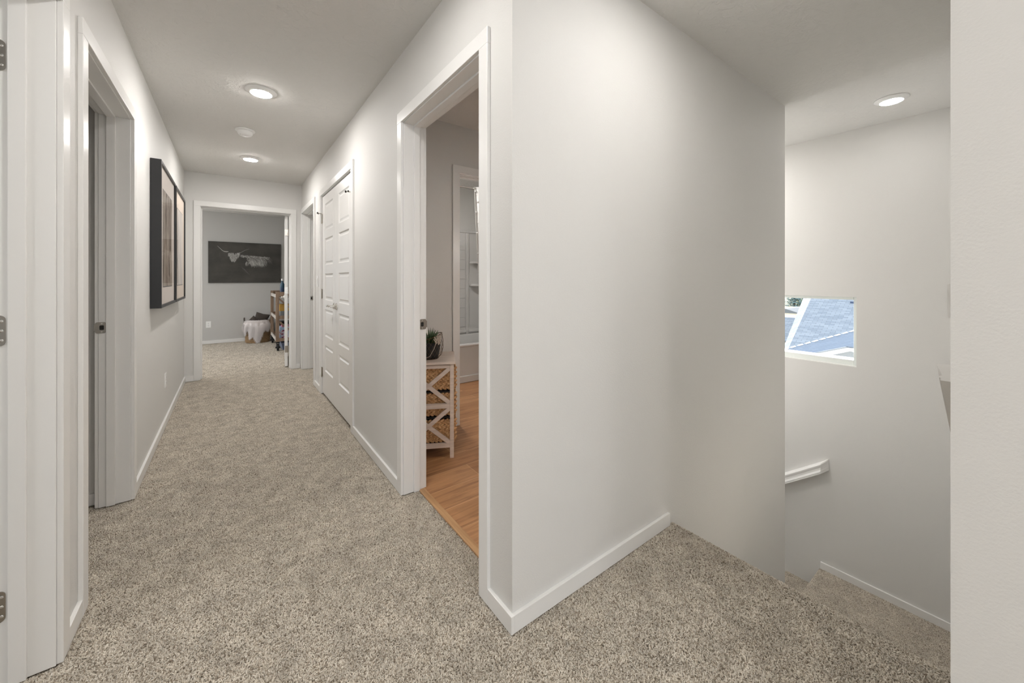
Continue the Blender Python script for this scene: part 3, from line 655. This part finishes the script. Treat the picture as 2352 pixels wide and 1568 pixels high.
stroke([(690, 535), (600, 528), (548, 508), (480, 440), (425, 385)], 0.0055, 0); stroke([(660, 545), (600, 540), (560, 525)], 0.004, 1)
stroke([(930, 572), (1010, 552), (1090, 510), (1150, 482), (1220, 466)], 0.004, 1)
R = random.uniform
for k in range(90):       # soft under-layer of head and flank
    f_ = R(0, 1)**0.8; cx = 835+R(-1, 1)*(90*(1-f_)+30)-18*f_; cy = 575+f_*170; stroke([(cx, cy), (cx+R(-4, 4), cy+R(30, 50))], R(0.004, 0.007), 1)
for k in range(150):
    x = R(1150, 1640); y = 665+(x-1150)*0.09+R(0, 70); l_ = R(60, 130); stroke([(x, y), (x+l_*0.35, y+l_*0.5), (x+l_*0.6, y+l_)], R(0.003, 0.007), random.choice((1, 2, 2)))
for k in range(620):      # head
    f_ = R(0, 1)**0.8; cy = 560+f_*200; half = 112*(1-f_)+42; cx = 835+R(-half, half)-18*f_
    l_ = R(18, 60); a = (cx-835)/260+R(-0.25, 0.25)
    stroke([(cx, cy), (cx+l_*a*0.6, cy+l_*0.5), (cx+l_*a*0.6+R(-5, 5), cy+l_)], R(0.0016, 0.0036), random.choice((0, 0, 1, 1, 2)))
for k in range(330):      # neck and spine
    x = R(970, 1720); y = 640+(x-970)*0.09+R(-18, 40); l_ = R(22, 60); stroke([(x, y), (x+l_*0.6, y-8+R(-10, 6)), (x+l_, y+R(-6, 22))], R(0.0015, 0.003), random.choice((0, 1, 1, 2)))
for k in range(820):      # flank
    x = R(1200, 1640); top = 700+(x-1200)*0.07; y = top+R(-10, 90)+(max(0, 1500-x)*0.05); l_ = R(60, 150)
    sl = 0.55+R(-0.12, 0.16); m_ = 0 if y > 740 else random.choice((0, 1, 1, 2)); m_ = random.choice((m_, m_, 1, 2))
    if x > 1560: m_ = random.choice((1, 2, 2)); l_ *= 0.8
    stroke([(x, y), (x+l_*sl*0.6, y+l_*0.45), (x+l_*sl*0.95, y+l_)], R(0.0012, 0.0034), m_)
for k in range(60):
    x = R(1115, 1215); y = R(780, 850); l_ = R(30, 90); stroke([(x, y), (x+R(-6, 6), y+l_*0.5), (x+R(-8, 10), y+l_)], R(0.001, 0.003), random.choice((0, 1, 2)))
for k in range(30):
    x = R(1000, 1160); y = 930+(x-1020)*0.95+R(-25, 25); l_ = R(40, 90); stroke([(x, y), (x+l_*0.5, y+l_*0.5), (x+l_, y+l_)], R(0.0006, 0.0014), 2)
for k in range(50):
    x = R(1640, 1800); y = R(700, 790); l_ = R(40, 110); stroke([(x, y), (x+l_*0.5, y+l_*0.4), (x+l_*0.9, y+l_)], R(0.0006, 0.0014), 2)
sb.build('painted_bull', [M_HAIR1, M_HAIR2, M_HAIR3], t)

# ------------------------------------------------------------------ rolling cart with its load (far room, half behind the open door)
CX0, CX1, CY0, CY1 = 0.603, 1.12, 7.35, 8.40
t = thing('rolling_cart', 'rustic wooden rolling cart on black casters half hidden behind the open door', 'cart', ((CX0+CX1)/2, (CY0+CY1)/2, 0))
ox, oy = (CX0+CX1)/2, (CY0+CY1)/2; hx, hy = (CX1-CX0)/2, (CY1-CY0)/2; P_ = 0.048
for sx in (-1, 1):
    for sy in (-1, 1):
        b = MB(); x0 = sx*hx; y0 = sy*hy; b.box(x0, x0-sx*P_, y0, y0-sy*P_, 0.150, 0.975); b.build('post', M_CART, t, bevel=0.003)
        b = MB(); cx, cy = x0-sx*0.03, y0-sy*0.03
        b.box(cx-0.026, cx+0.026, cy-0.026, cy+0.026, 0.128, 0.152); b.box(cx-0.020, cx-0.014, cy-0.02, cy+0.02, 0.05, 0.13); b.box(cx+0.014, cx+0.020, cy-0.02, cy+0.02, 0.05, 0.13)
        b.lathe([(0.004, -0.034), (0.014, -0.034), (0.014, -0.014), (0.052, -0.0135), (0.055, -0.009), (0.055, 0.009), (0.052, 0.0135), (0.014, 0.014), (0.014, 0.034), (0.004, 0.034)], (cx, cy, 0.055), 20, axis='x')
        b.build('caster', M_BLACKP, t)
for zt, zh in ((0.885, 0.09), (0.525, 0.055), (0.157, 0.05)):
    b = MB(); b.box(-hx+0.01, hx-0.01, -hy+0.01, hy-0.01, zt+0.004, zt+0.022); b.build('shelf', M_CART, t)
    b = MB(); b.box(-hx+0.002, hx-0.002, -hy+0.001, -hy+0.016, zt, zt+zh); b.build('end_rail', M_CART, t)
    b = MB(); b.box(-hx+0.002, hx-0.002, hy-0.016, hy-0.001, zt, zt+zh); b.build('end_rail', M_CART, t)
    for sx in (-1, 1):
        b = MB(); b.box(sx*hx-sx*0.004, sx*hx-sx*0.02, -hy+P_, hy-P_, zt-0.004, zt+0.048); b.build('side_rail', M_CARTL, t)
for (za, zb) in ((0.88, 0.60), (0.50, 0.24)):
    b = MB(); w_ = 0.032
    for s1 in (1, -1):
        x0, x1 = (-hx+P_)*s1, 0.06*s1
        b.prism([(x0, -hy+0.010, za), (x1, -hy+0.010, zb), (x1, -hy+0.010, zb-w_), (x0, -hy+0.010, za-w_*1.2)], (0, 0.016, 0))
    b.build('end_brace', M_CART, t)
def bottle(x, y, z, label, h_, r_, body, lab, cap):
    q = thing('bottle', label, 'bottle', (x, y, z))
    MB().lathe([(r_*0.9, 0), (r_, 0.006), (r_, h_*0.62), (r_*0.85, h_*0.70), (r_*0.42, h_*0.80), (r_*0.38, h_*0.9)], (0, 0, 0), 20).build('body', body, q, smooth=True)
    MB().lathe([(r_*1.015, h_*0.16), (r_*1.02, h_*0.17), (r_*1.02, h_*0.48), (r_*1.015, h_*0.49)], (0, 0, 0), 20).build('label', lab, q, smooth=True)
    MB().lathe([(r_*0.5, h_*0.88), (r_*0.5, h_*0.99), (r_*0.46, h_)], (0, 0, 0), 16).build('cap', cap, q, smooth=True)
bottle(0.705, 7.46, 0.908, 'navy and white bottle standing tall on the cart top', 0.285, 0.034, M_TEAL, M_NAVY, M_PLATE)
bottle(0.735, 7.62, 0.908, 'white bottle with dark label behind the navy bottle', 0.22, 0.032, M_PLATE, M_NAVY, M_PLATE)
b = MB().box(-0.13, 0.13, -0.10, 0.10, 0, 0.115); o = b.build('storage_box', M_MUST, bevel=0.004, loc=(0.80, 7.62, 0.645)); tag(o, 'mustard yellow box on the cart middle shelf', 'box')
o = MB().box(-0.12, 0.12, -0.11, 0.11, 0, 0.097).build('storage_box', M_SIDING, bevel=0.004, loc=(0.80, 7.62, 0.5475)); tag(o, 'grey box under the mustard box on the cart', 'box')
t2 = thing('cardboard_box', 'pale blue and pink printed box on the cart bottom shelf', 'box', (0.80, 7.56, 0.1795))
MB().box(-0.14, 0.14, -0.14, 0.14, 0, 0.155).build('carton', M_BOX, t2, bevel=0.002); MB().box(-0.135, 0.02, -0.13, 0.13, 0.1555, 0.20).build('lid', M_LIGHTBLUE, t2, bevel=0.002)
MB().box(-0.10, 0.06, -0.1, 0.1, 0.2005, 0.225).build('top_booklet', M_PINK, t2)
o = MB().box(-0.13, 0.13, -0.16, 0.16, 0, 0.24).build('storage_box', M_BLACKP, bevel=0.01, loc=(0.83, 8.05, 0.1795)); tag(o, 'black box at the back of the cart bottom shelf', 'box')
t2 = thing('storage_bin', 'slate blue low bin on the carpet under the cart', 'bin', (0.86, 7.72, 0))
b = MB(); b.loft([[(-0.15, -0.30, 0), (0.15, -0.30, 0), (0.15, 0.30, 0), (-0.15, 0.30, 0)], [(-0.17, -0.32, 0.11), (0.17, -0.32, 0.11), (0.17, 0.32, 0.11), (-0.17, 0.32, 0.11)]]); b.build('body', M_BLUEBOX, t2)
MB().box(-0.175, 0.175, -0.325, 0.325, 0.110, 0.120).build('rim', M_BLUEBOX, t2)

# ------------------------------------------------------------------ wicker basket, pillows, fur throw
BX, BY, BR, BH = 0.42, 8.68, 0.205, 0.40
t = thing('wicker_basket', 'round brown wicker basket against the far wall beside the cart', 'basket', (BX, BY, 0))
prof = [(BR*0.93, 0.0)]+[(BR*(0.95+0.05*k/14)+0.004*(k % 2), 0.01+BH*0.97*k/14) for k in range(15)]+[(BR-0.02, BH), (BR-0.03, 0.05), (0.02, 0.04)]
MB().lathe(prof, (0, 0, 0), 36).build('body', M_BASKET, t)
for sx in (-1, 1):
    hp = [(sx*BR, -0.06, BH-0.03), (sx*(BR+0.006), -0.05, BH+0.035), (sx*(BR+0.006), 0, BH+0.06), (sx*(BR+0.006), 0.05, BH+0.035), (sx*BR, 0.06, BH-0.03)]
    MB().tube(hp, 0.012, 8).build('handle', M_PLAID, t, smooth=True)
def pillow(name, label, loc, rot, sx, sz):
    b = MB(); n_ = 14; vs = {}
    for side in (1, -1):
        for i in range(n_+1):
            for j in range(n_+1):
                u, w = i/n_*2-1, j/n_*2-1; th = 0.055*((1-u*u)*(1-w*w))**0.45
                pinch = 1-0.10*(1-abs(u*w)); b.v.append((u*sx*pinch, side*th, w*sz*pinch)); vs[(side, i, j)] = len(b.v)-1
        for i in range(n_):
            for j in range(n_): b.f.append([vs[(side, i, j)], vs[(side, i+1, j)], vs[(side, i+1, j+1)], vs[(side, i, j+1)]]); b.m.append(0)
    o = b.build(name, M_PLAID, smooth=True, loc=loc, rot=rot); return tag(o, label, 'cushion')
pillow('cushion', 'dark brown cushion with a pointed corner in the wicker basket', (BX+0.055, BY+0.05, 0.425), (0.25, 0.30, 0.1), 0.115, 0.115)
pillow('cushion', 'dark folded cushion low in the wicker basket, left side', (BX-0.07, BY+0.03, 0.36), (0.2, -0.75, -0.1), 0.10, 0.10)
fur = MB()
def drape(u, w):      # u -1..1 across, w 0..1 from rim down
    ang = -math.pi/2+u*1.05-0.18
    low = 0.385-w*(0.345*(1-0.9*abs(u+0.02)**1.3)+0.06*math.sin(u*9))
    if u < -0.45: low = 0.385-w*(0.17+0.05*math.sin(u*14))
    rr = BR+0.022+0.018*math.sin(w*math.pi)+0.006*math.sin(u*17)
    if w < 0.16: rr -= (0.16-w)*0.8; low = 0.418-0.10*max(0, w-0.08)-0.25*max(0, 0.07-w)
    return Vector((rr*math.cos(ang), rr*math.sin(ang), max(low, 0.03)))
nu, nw = 30, 16; g0 = len(fur.v)
for i in range(nu+1):
    for j in range(nw+1): fur.v.append(tuple(drape(i/nu*2-1, j/nw)))
for i in range(nu):
    for j in range(nw): a = g0+i*(nw+1)+j; fur.f.append([a, a+nw+1, a+nw+2, a+1]); fur.m.append(0)
for k in range(9000):
    u, w = R(-1, 1), R(0.0, 1.0); p = drape(u, w); ang = math.atan2(p.y, p.x); out = Vector((math.cos(ang), math.sin(ang), 0)); tg = Vector((-out.y, out.x, 0))
    l_ = R(0.025, 0.055); side = R(-0.5, 0.5); tip = p+out*(l_*R(0.25, 0.5))+Vector((0, 0, -l_))*(1 if w > 0.07 else R(-0.4, 0.5))+tg*side*l_
    tip.z = max(tip.z, 0.006); wd = 0.0022
    fur.poly([p-tg*wd, p+tg*wd, tip])
o = fur.build('fur_throw', M_FUR, loc=(BX, BY, 0)); tag(o, 'shaggy cream fur throw draped over the wicker basket', 'throw')

# ------------------------------------------------------------------ bathroom storage unit (turned to face the doorway corner)
ex = Vector((0.895, -0.445, 0)).normalized(); AZ = math.atan2(ex.y, ex.x)
CWD, CDP, CHT = 0.335, 0.35, 0.639         # seen side width, depth, height
org = Vector((1.185, 2.273, 0))-ex*(CWD-0.015)
t = thing('storage_unit', 'whitewashed wooden storage unit with crossed side braces in the bathroom', 'storage unit', tuple(org), AZ)
PW = 0.026
for x0 in (0, CWD-PW):
    for y0 in (0.0, CDP-PW): MB().box(x0, x0+PW, y0, y0+PW, -0.004, CHT-0.018).build('leg', M_CAB, t, bevel=0.0015)
MB().box(-0.010, CWD+0.010, -0.010, CDP+0.010, CHT-0.018, CHT).build('top', M_CAB, t, bevel=0.002)
for y0 in (0.002, CDP-0.020):
    for z0, z1 in ((0.594, 0.616), (0.327, 0.360), (0.066, 0.096)): MB().box(PW, CWD-PW, y0, y0+0.018, z0, z1).build('rail', M_CAB, t, bevel=0.001)
for z0, z1 in ((0.594, 0.327+0.033), (0.327, 0.096)):
    for s1 in (0, 1):
        b = MB(); xa, xb = PW, CWD-PW; hw = 0.013; za, zb = (z0, z1) if s1 else (z1, z0)
        d_ = Vector((xb-xa, 0, zb-za)).normalized(); n_ = Vector((-d_.z, 0, d_.x))*hw
        yy = 0.003 if s1 else 0.004
        b.prism([Vector((xa, yy, za))+n_, Vector((xb, yy, zb))+n_, Vector((xb, yy, zb))-n_, Vector((xa, yy, za))-n_], (0, 0.012, 0)); b.build('brace', M_CAB, t)
for z0 in (0.100, 0.270, 0.440): MB().box(0.004, CWD-0.004, 0.022, CDP-0.022, z0-0.012, z0-0.004).build('runner', M_SHADOWBLACK, t)
MB().box(0.001, 0.006, 0.01, CDP-0.01, 0.10, 0.60).build('back_panel', M_SHADOWBLACK, t)
def weave(b, org_, du, dn, w, h, rows):
    rh = h/rows; nx = int(w/0.026)
    for r_ in range(rows):
        for k in range(nx+1):
            for s1 in (1, -1):
                c = Vector(org_)+Vector(du)*(w*(k+0.5*(s1 > 0))/nx)+Vector((0, 0, rh*(r_+0.5)+s1*rh*0.22))+Vector(dn)*0.004
                u_ = Vector(du); ang = math.radians(33)*s1
                ax = (u_*math.cos(ang)+Vector((0, 0, 1))*math.sin(ang)); up_ = Vector(dn); w2 = ax.cross(up_)
                Rm = Matrix((ax, w2, up_)).transposed(); b.ell(c, (0.0225, 0.0098, 0.0085), Rm, 8, 5)
for z0, h_, lb in ((0.449, 0.143, 'woven seagrass basket, topmost in the whitewashed unit'), (0.277, 0.147, 'woven seagrass basket, middle one in the whitewashed unit'), (0.099, 0.147, 'woven seagrass basket, lowest in the whitewashed unit')):
    q = thing('woven_basket', lb, 'basket', tuple(org), AZ, 'seagrass baskets in the storage unit')
    b = MB(); b.box(0.012, CWD+0.004, 0.034, CDP-0.032, z0, z0+h_-0.006); b.build('shadow_core', M_SHADOWBLACK, q)  # dark core stands in for the shade behind the weave
    b = MB(); weave(b, (0.018, 0.032, z0), (1, 0, 0), (0, -1, 0), CWD-0.028, h_, 5); weave(b, (CWD+0.004, 0.045, z0), (0, 1, 0), (1, 0, 0), CDP-0.09, h_, 5)
    b.build('weave', M_WICKER, q, smooth=True)

# plant in a wire basket on top of the unit
PC = org+ex*(CWD-0.165)+Vector((-ex.y, ex.x, 0))*0.13; PZ = CHT
pl = thing('potted_succulent', 'spiky green succulent in a dark pot on the whitewashed unit', 'plant', (PC.x, PC.y, PZ))
MB().lathe([(0.050, 0.006), (0.060, 0.008), (0.072, 0.065), (0.076, 0.112), (0.071, 0.114), (0.064, 0.102), (0.004, 0.100)], (0, 0, 0), 24).build('pot', M_POT, pl, smooth=True)
lf = MB()
for k in range(46):
    a = k*2.4; tilt = 0.15+0.95*(k/46.0)**0.8; l_ = 0.105-0.03*(k/46.0)+R(-0.01, 0.01); base = Vector((0.012*math.cos(a), 0.012*math.sin(a), 0.095))
    d_ = Vector((math.cos(a)*math.sin(tilt), math.sin(a)*math.sin(tilt), math.cos(tilt))); mid = base+d_*l_*0.5+Vector((0, 0, 0.004)); tip = base+d_*l_+Vector((0, 0, 0.010))
    lf.tube([base, mid, tip], [0.006, 0.0058, 0.0006], 6)
lf.build('leaves', M_LEAF, pl, smooth=True)
wb = thing('wire_basket', 'round wire mesh basket around the potted succulent', 'basket', (PC.x, PC.y, PZ))
b = MB(); wp = [(0.060, 0.002), (0.084, 0.020), (0.095, 0.062), (0.094, 0.105), (0.086, 0.145)]
def wpt(s_, a):
    s_ = min(max(s_, 0), 3.999); i = int(s_); f_ = s_-i; r_ = wp[i][0]*(1-f_)+wp[i+1][0]*f_; z_ = wp[i][1]*(1-f_)+wp[i+1][1]*f_
    z_ += 0.03*max(0, math.cos(a-AZ))*(s_/4)
    return Vector((r_*math.cos(a), r_*math.sin(a), z_))
nA = 20
for k in range(nA):
    for s1 in (1, -1):
        a0 = 2*math.pi*k/nA; b.tube([wpt(q/2.0, a0+s1*(q % 2)*math.pi/nA) for q in range(9)], 0.0009, 4)
for s_, rr in ((0.0, 0.0022), (3.999, 0.0026)): b.tube([wpt(s_, 2*math.pi*k/24) for k in range(25)], rr, 6)
b.build('mesh', M_WIRE, wb)
b = MB(); b.tube([wpt(0.7, AZ-1.9), wpt(1.2, AZ-1.5)*1.03, wpt(2.3, AZ-1.2)*1.04, wpt(3.6, AZ-0.9)*1.03], 0.0022, 6); b.build('twine', M_TWINE, wb)
b = MB()
for k in range(11): a = AZ-0.9+R(-0.2, 0.2); b.tube([wpt(R(2.6, 3.2), a)*1.02, wpt(R(3.5, 3.99), a+R(-0.25, 0.25))*1.03], 0.0028, 5)
b.build('ribbon', M_TWINE, wb)
vp = org+ex*0.115+Vector((-ex.y, ex.x, 0))*0.27
v_ = MB().lathe([(0.030, 0), (0.042, 0.012), (0.048, 0.06), (0.046, 0.14), (0.040, 0.195), (0.030, 0.222), (0.02, 0.226)], (0, 0, 0), 24).build('ceramic_vase', M_CERAMIC, smooth=True, loc=(vp.x, vp.y, CHT)); tag(v_, 'white rounded ceramic vase behind the succulent', 'vase')

# ------------------------------------------------------------------ tub, surround, shower curtain
t = thing('bathtub', 'white alcove bathtub in the far bathroom', 'bathtub', (2.3, 4.18, 0))
X0, X1, Y0, Y1 = 1.445-2.3, 3.095-2.3, 3.82-4.18, 4.595-4.18; RZ = 0.437
b = MB(); b.box(X0, X1, Y0+0.012, Y0+0.04, 0.0, RZ-0.03); b.box(X0, X1, Y0, Y0+0.04, 0.0, 0.075); b.build('apron', M_TUB, t, bevel=0.004)
b = MB(); b.box(X0, X1, Y0-0.004, Y0+0.075, RZ-0.030, RZ); b.box(X0, X1, Y1-0.06, Y1, RZ-0.04, RZ); b.box(X0, X0+0.08, Y0+0.075, Y1-0.06, RZ-0.04, RZ); b.box(X1-0.10, X1, Y0+0.075, Y1-0.06, RZ-0.04, RZ); b.build('rim', M_TUB, t, bevel=0.012)
b = MB(); lp = lambda e, z: [(X0+0.08+e, Y0+0.075+e, z), (X1-0.10-e, Y0+0.075+e, z), (X1-0.10-e, Y1-0.06-e, z), (X0+0.08+e, Y1-0.06-e, z)]
b.loft([lp(0, RZ-0.01), lp(0.03, RZ-0.15), lp(0.07, 0.08)], caps=False); b.poly(lp(0.07, 0.08)); b.build('basin', M_TUB, t, smooth=False)
t = thing('tub_surround', 'white moulded tub surround with tile lines and corner shelves', 'tub surround', (2.3, 4.60, RZ))
Z0_, Z1_ = 0.0, 1.855-RZ; yb = -0.006
b = MB(); b.box(1.445-2.3, 3.095-2.3, -0.030, yb, Z0_, Z1_); b.box(1.445-2.3, 3.095-2.3, -0.042, -0.030, Z1_-0.03, Z1_)
b.build('back_panel', M_TUB, t, bevel=0.004)
b = MB(); xr_ = 2.600-2.3
for k in range(9): b.box(1.46-2.3, xr_-0.012, -0.036, -0.030, 0.10+k*0.131, 0.10+k*0.131+0.127)
b.build('tile_panel', M_TUB, t, bevel=0.0025)
b = MB(); b.box(xr_, xr_+0.040, -0.046, -0.030, 0.0, Z1_-0.03); b.box(1.46-2.3, xr_-0.001, -0.046, -0.030, 0.02, 0.06); b.box(xr_+0.041, 3.09-2.3, -0.046, -0.030, 0.02, 0.06); b.build('moulding', M_TUB, t, bevel=0.006)
for zz in (1.416-RZ, 1.103-RZ):
    b = MB(); n_ = 10; lp_ = [(xr_+0.055+0.26*k/n_, -0.030-0.105*math.sin(math.pi*(0.08+0.84*k/n_))**0.6, zz-0.012) for k in range(n_+1)]+[(xr_+0.315, -0.030, zz-0.012), (xr_+0.055, -0.030, zz-0.012)]
    b.prism(lp_, (0, 0, 0.026)); b.build('shelf', M_TUB, t, bevel=0.004)
t = thing('shower_rod', 'thin chrome shower rod above the bathtub', 'shower rod', (2.27, 3.80, 2.24))
MB().tube([(-0.83, 0, 0), (0.825, 0, 0)], 0.009, 14).build('rod', M_CHROME, t, smooth=True)
for sx in (-1, 1): MB().lathe([(0.03, 0), (0.028, -sx*0.012), (0.014, -sx*0.016)], (sx*0.828, 0, 0), 18, axis='x').build('end_flange', M_CHROME, t, smooth=True)
t = thing('shower_curtain', 'white shower curtain with rows of small pompoms', 'shower curtain', (2.255, 3.80, 2.245))
def cur(s_, z):       # s 0..1 across, z 0..-1.85
    f_ = -z/1.85
    return Vector((0.005+s_*0.62+0.10*f_*(1-s_), -0.008+0.026*math.sin(s_*44)*(0.5+0.5*f_)-0.012, z))
b = MB(); nx, nz = 110, 30
for i in range(nx+1):
    for j in range(nz+1): b.v.append(tuple(cur(i/nx, 0.012-1.86*j/nz)))
for i in range(nx):
    for j in range(nz): a = i*(nz+1)+j; b.f.append([a, a+nz+1, a+nz+2, a+1]); b.m.append(0)
c = b.build('cloth', M_CURT, t, smooth=True); sm = c.modifiers.new('solid', 'SOLIDIFY'); sm.thickness = 0.002
pm = MB()
for k in range(60):
    d_ = Vector((R(-1, 1), R(-1, 1), R(-1, 1))).normalized(); pm.poly([d_*0.004+Vector((0.0015, 0, 0)), d_*0.004-Vector((0.0015, 0, 0)), d_*0.0145])
pm.ell((0, 0, 0), (0.010, 0.010, 0.010), None, 8, 6); first = None
for j in range(15):
    for i in range(7):
        s_ = (i+0.5*(j % 2))*0.072+0.022
        p = cur(s_, -0.04-0.12*j)+Vector((0, -0.012, 0))
        if first is None: first = pm.build('pompom', M_CURT, t); first.location = p
        else: o = first.copy(); COL.objects.link(o); o.parent = t; o.location = p
for i in range(9):
    s_ = i/8.0*0.98+0.01; b = MB(); p = cur(s_, 0.0); b.tube([(p.x, 0.02*math.cos(a), -0.002+0.021*math.sin(a)) for a in [2*math.pi*k/14 for k in range(15)]], 0.0015, 5); b.build('ring', M_CHROME, t)

# ------------------------------------------------------------------ outside the stair window
def roof_quad(name, pts, rowdir, m, thick=0.12, parent=None):
    a = Vector(pts[0]); r_ = Vector(rowdir).normalized(); n_ = (Vector(pts[1])-a).cross(Vector(pts[2])-a).normalized()
    if n_.z < 0: n_ = -n_
    up_ = n_.cross(r_); b = MB(); b.prism([tuple(Vector(p)-n_*thick) for p in pts], tuple(n_*thick)); b.uv = lambda co: ((co-a).dot(r_), (co-a).dot(up_))
    return b.build(name, m, parent)
nb = thing('neighbour_house', 'neighbouring house with grey shingled hip roof filling the stair window', 'house', (0, 0, 0))
zr = lambda x: -1.73+0.5*(x-20)
roof_quad('roof', [(18.2, 6.06, zr(18.2)), (18.2, -6, zr(18.2)), (28, -6, zr(28)), (28, 6.81, zr(28))], (0, 1, 0), M_SHING, parent=nb)
hb = Vector((18.2, 6.06, zr(18.2))); ht = Vector((28, 6.81, zr(28)))
hdv = (ht-hb).normalized(); n2 = Vector((-0.41, 0.49, 0.745)); n2 = (n2-hdv*n2.dot(hdv)).normalized(); dv = n2.cross(hdv); dv = dv if dv.y > 0 else -dv
roof_quad('hip_face', [tuple(hb), tuple(ht), tuple(ht+dv*0.70), tuple(hb+dv*0.22)], tuple(dv), M_SHING, 0.05, parent=nb)
b = MB(); b.box(18.6, 28.5, -6, 6.0, -6.0, -2.7); b.build('wall', M_CREAM, nb)
pr = thing('porch_roof', 'lower blue-grey shingled gable roof with white fascia below the big roof', 'roof', (0, 0, 0))
q = [(10.858, 3.467, -0.523), (12.109, 2.459, -0.061), (12.35, 2.0, 0.0), (11.40, 1.95, -0.40), (11.442, 2.435, -0.364), (10.922, 2.983, -0.543)]
q = [(10.70, 3.62, -0.585), (12.109, 2.459, -0.061), (12.60, 2.05, 0.12), (11.46, 1.95, -0.40), (11.442, 2.435, -0.364), (10.90, 2.983, -0.552), (10.60, 3.55, -0.66)]
roof_quad('roof', q, (0.70, -0.7, 0.30), M_SHING2, 0.03, parent=pr)
b = MB(); ra = Vector((10.70, 3.62, -0.585)); rb_ = Vector((12.109, 2.459, -0.061))
for k in range(11):
    p = ra.lerp(rb_, (k+0.1)/10.5); q_ = ra.lerp(rb_, (k+0.72)/10.5); up_ = Vector((0, 0, 0.007)); b.loft([[p+Vector((-0.02, -0.02, 0)), p+Vector((0.05, 0.05, -0.01)), p+up_*0.3+Vector((0.02, 0.02, 0.004))], [q_+Vector((-0.02, -0.02, 0)), q_+Vector((0.05, 0.05, -0.01)), q_+up_*2+Vector((0.02, 0.02, 0))]])
b.build('sunlit_ridge_cap', M_FASCIA, pr)  # caps painted white for the sunlight along the ridge
b = MB(); b.prism([(10.97, 2.99, -0.560), (10.97, 2.36, -0.312), (10.97, 2.335, -0.340), (10.97, 2.99, -0.592)], (0.03, 0, 0)); b.build('gutter_shade_strip', M_SIDING, pr)  # grey strip put in for the shade between roof and fascia
b = MB(); b.box(23.55, 23.95, 4.0, 4.9, 0.02, 0.13); b.build('roof_vent', M_NAVY, nb)
b = MB(); b.prism([(10.96, 2.99, -0.590), (10.96, 2.335, -0.335), (10.96, 2.300, -0.405), (10.96, 2.86, -0.640)], (0.03, 0, 0)); b.prism([(10.97, 2.335, -0.335), (10.97, 2.26, -0.335), (10.97, 1.9, -0.46), (10.97, 1.9, -0.53), (10.97, 2.26, -0.40), (10.97, 2.30, -0.405)], (0.03, 0, 0)); b.build('fascia', M_FASCIA, pr)
b = MB(); b.prism([(11.02, 3.0, -0.62), (11.02, 2.29, -0.37), (11.02, 1.5, -0.62), (11.02, 1.5, -3.5), (11.02, 3.0, -3.5)], (0.3, 0, 0)); b.build('gable_wall', M_SIDING, pr)
fh = thing('distant_house', 'small cream house with grey gable roof far beyond the hip roof', 'house', (45, 14.0, -2.9))
MB().box(0, 6, -0.9, 3.0, -0.6, 0.72).build('wall', M_CREAM, fh)
b = MB(); b.prism([(-0.3, -1.1, 0.70), (-0.3, 0.25, 1.12), (-0.3, 3.2, 0.70)], (6.6, 0, 0)); b.build('roof', M_SHING, fh)
mid = thing('nearer_grey_roof', 'low grey shingled roof between the hip roof and the far house', 'roof', (0, 0, 0))
roof_quad('roof_slope', [(27.0, 7.6, -2.55), (27.0, 12, -2.55), (29.6, 12, -1.33), (29.6, 7.6, -1.33)], (0, 1, 0), M_SHING, parent=mid)
MB().box(27.4, 33, 7.8, 12, -6, -2.6).build('wall', M_CREAM, mid)
gm = MB().box(8, 200, -60, 120, -6.2, -6.0); g_ = gm.build('ground', M_GROUND); g_['kind'] = 'structure'
# the ground climbs slowly behind the houses
hl = MB(); hl.loft([[(40, -60, -6.0), (40, 120, -6.0), (40, 120, -6.2), (40, -60, -6.2)], [(62, -60, -2.6), (62, 120, -2.6), (62, 120, -6.2), (62, -60, -6.2)], [(200, -60, -1.0), (200, 120, -1.0), (200, 120, -6.2), (200, -60, -6.2)]]); h_ = hl.build('ground_slope', M_GROUND); h_['kind'] = 'structure'
tree_labels = ['dark conifer at the left edge of the stair window', 'pale green conifer beyond the far house', 'dark conifer beside the white sunlit hip', 'tall conifer hidden behind the hip roof']
for k, (ty, hh, cc) in enumerate(((19.3, 6.2, (0.17, 0.25, 0.24)), (18.3, 5.6, (0.34, 0.42, 0.24)), (17.4, 6.4, (0.17, 0.25, 0.26)), (16.5, 6.0, (0.19, 0.27, 0.25)))):
    mt = mat('conifer_%d' % k, cc, 1.0); tt = thing('conifer_tree', tree_labels[k], 'tree', (64+k*3.0, ty*(64+k*3.0)/64, -2.9), group='conifers seen through the stair window')
    MB().tube([(0, 0, -0.2), (0, 0, hh*0.8)], [0.12, 0.04], 8).build('trunk', M_TRUNK, tt)
    b = MB()
    for j in range(2600):
        f_ = R(0.02, 1); a = R(0, 6.283); rr = (1-f_)*1.5*R(0.3, 1)+0.05; p = Vector((rr*math.cos(a), rr*math.sin(a), 0.0+f_*hh)); o_ = Vector((math.cos(a), math.sin(a), -0.5))*R(0.15, 0.3); s_ = Vector((-math.sin(a), math.cos(a), 0))*0.12
        b.poly([p-s_, p+s_, p+o_])
    b.build('foliage', mt, tt)
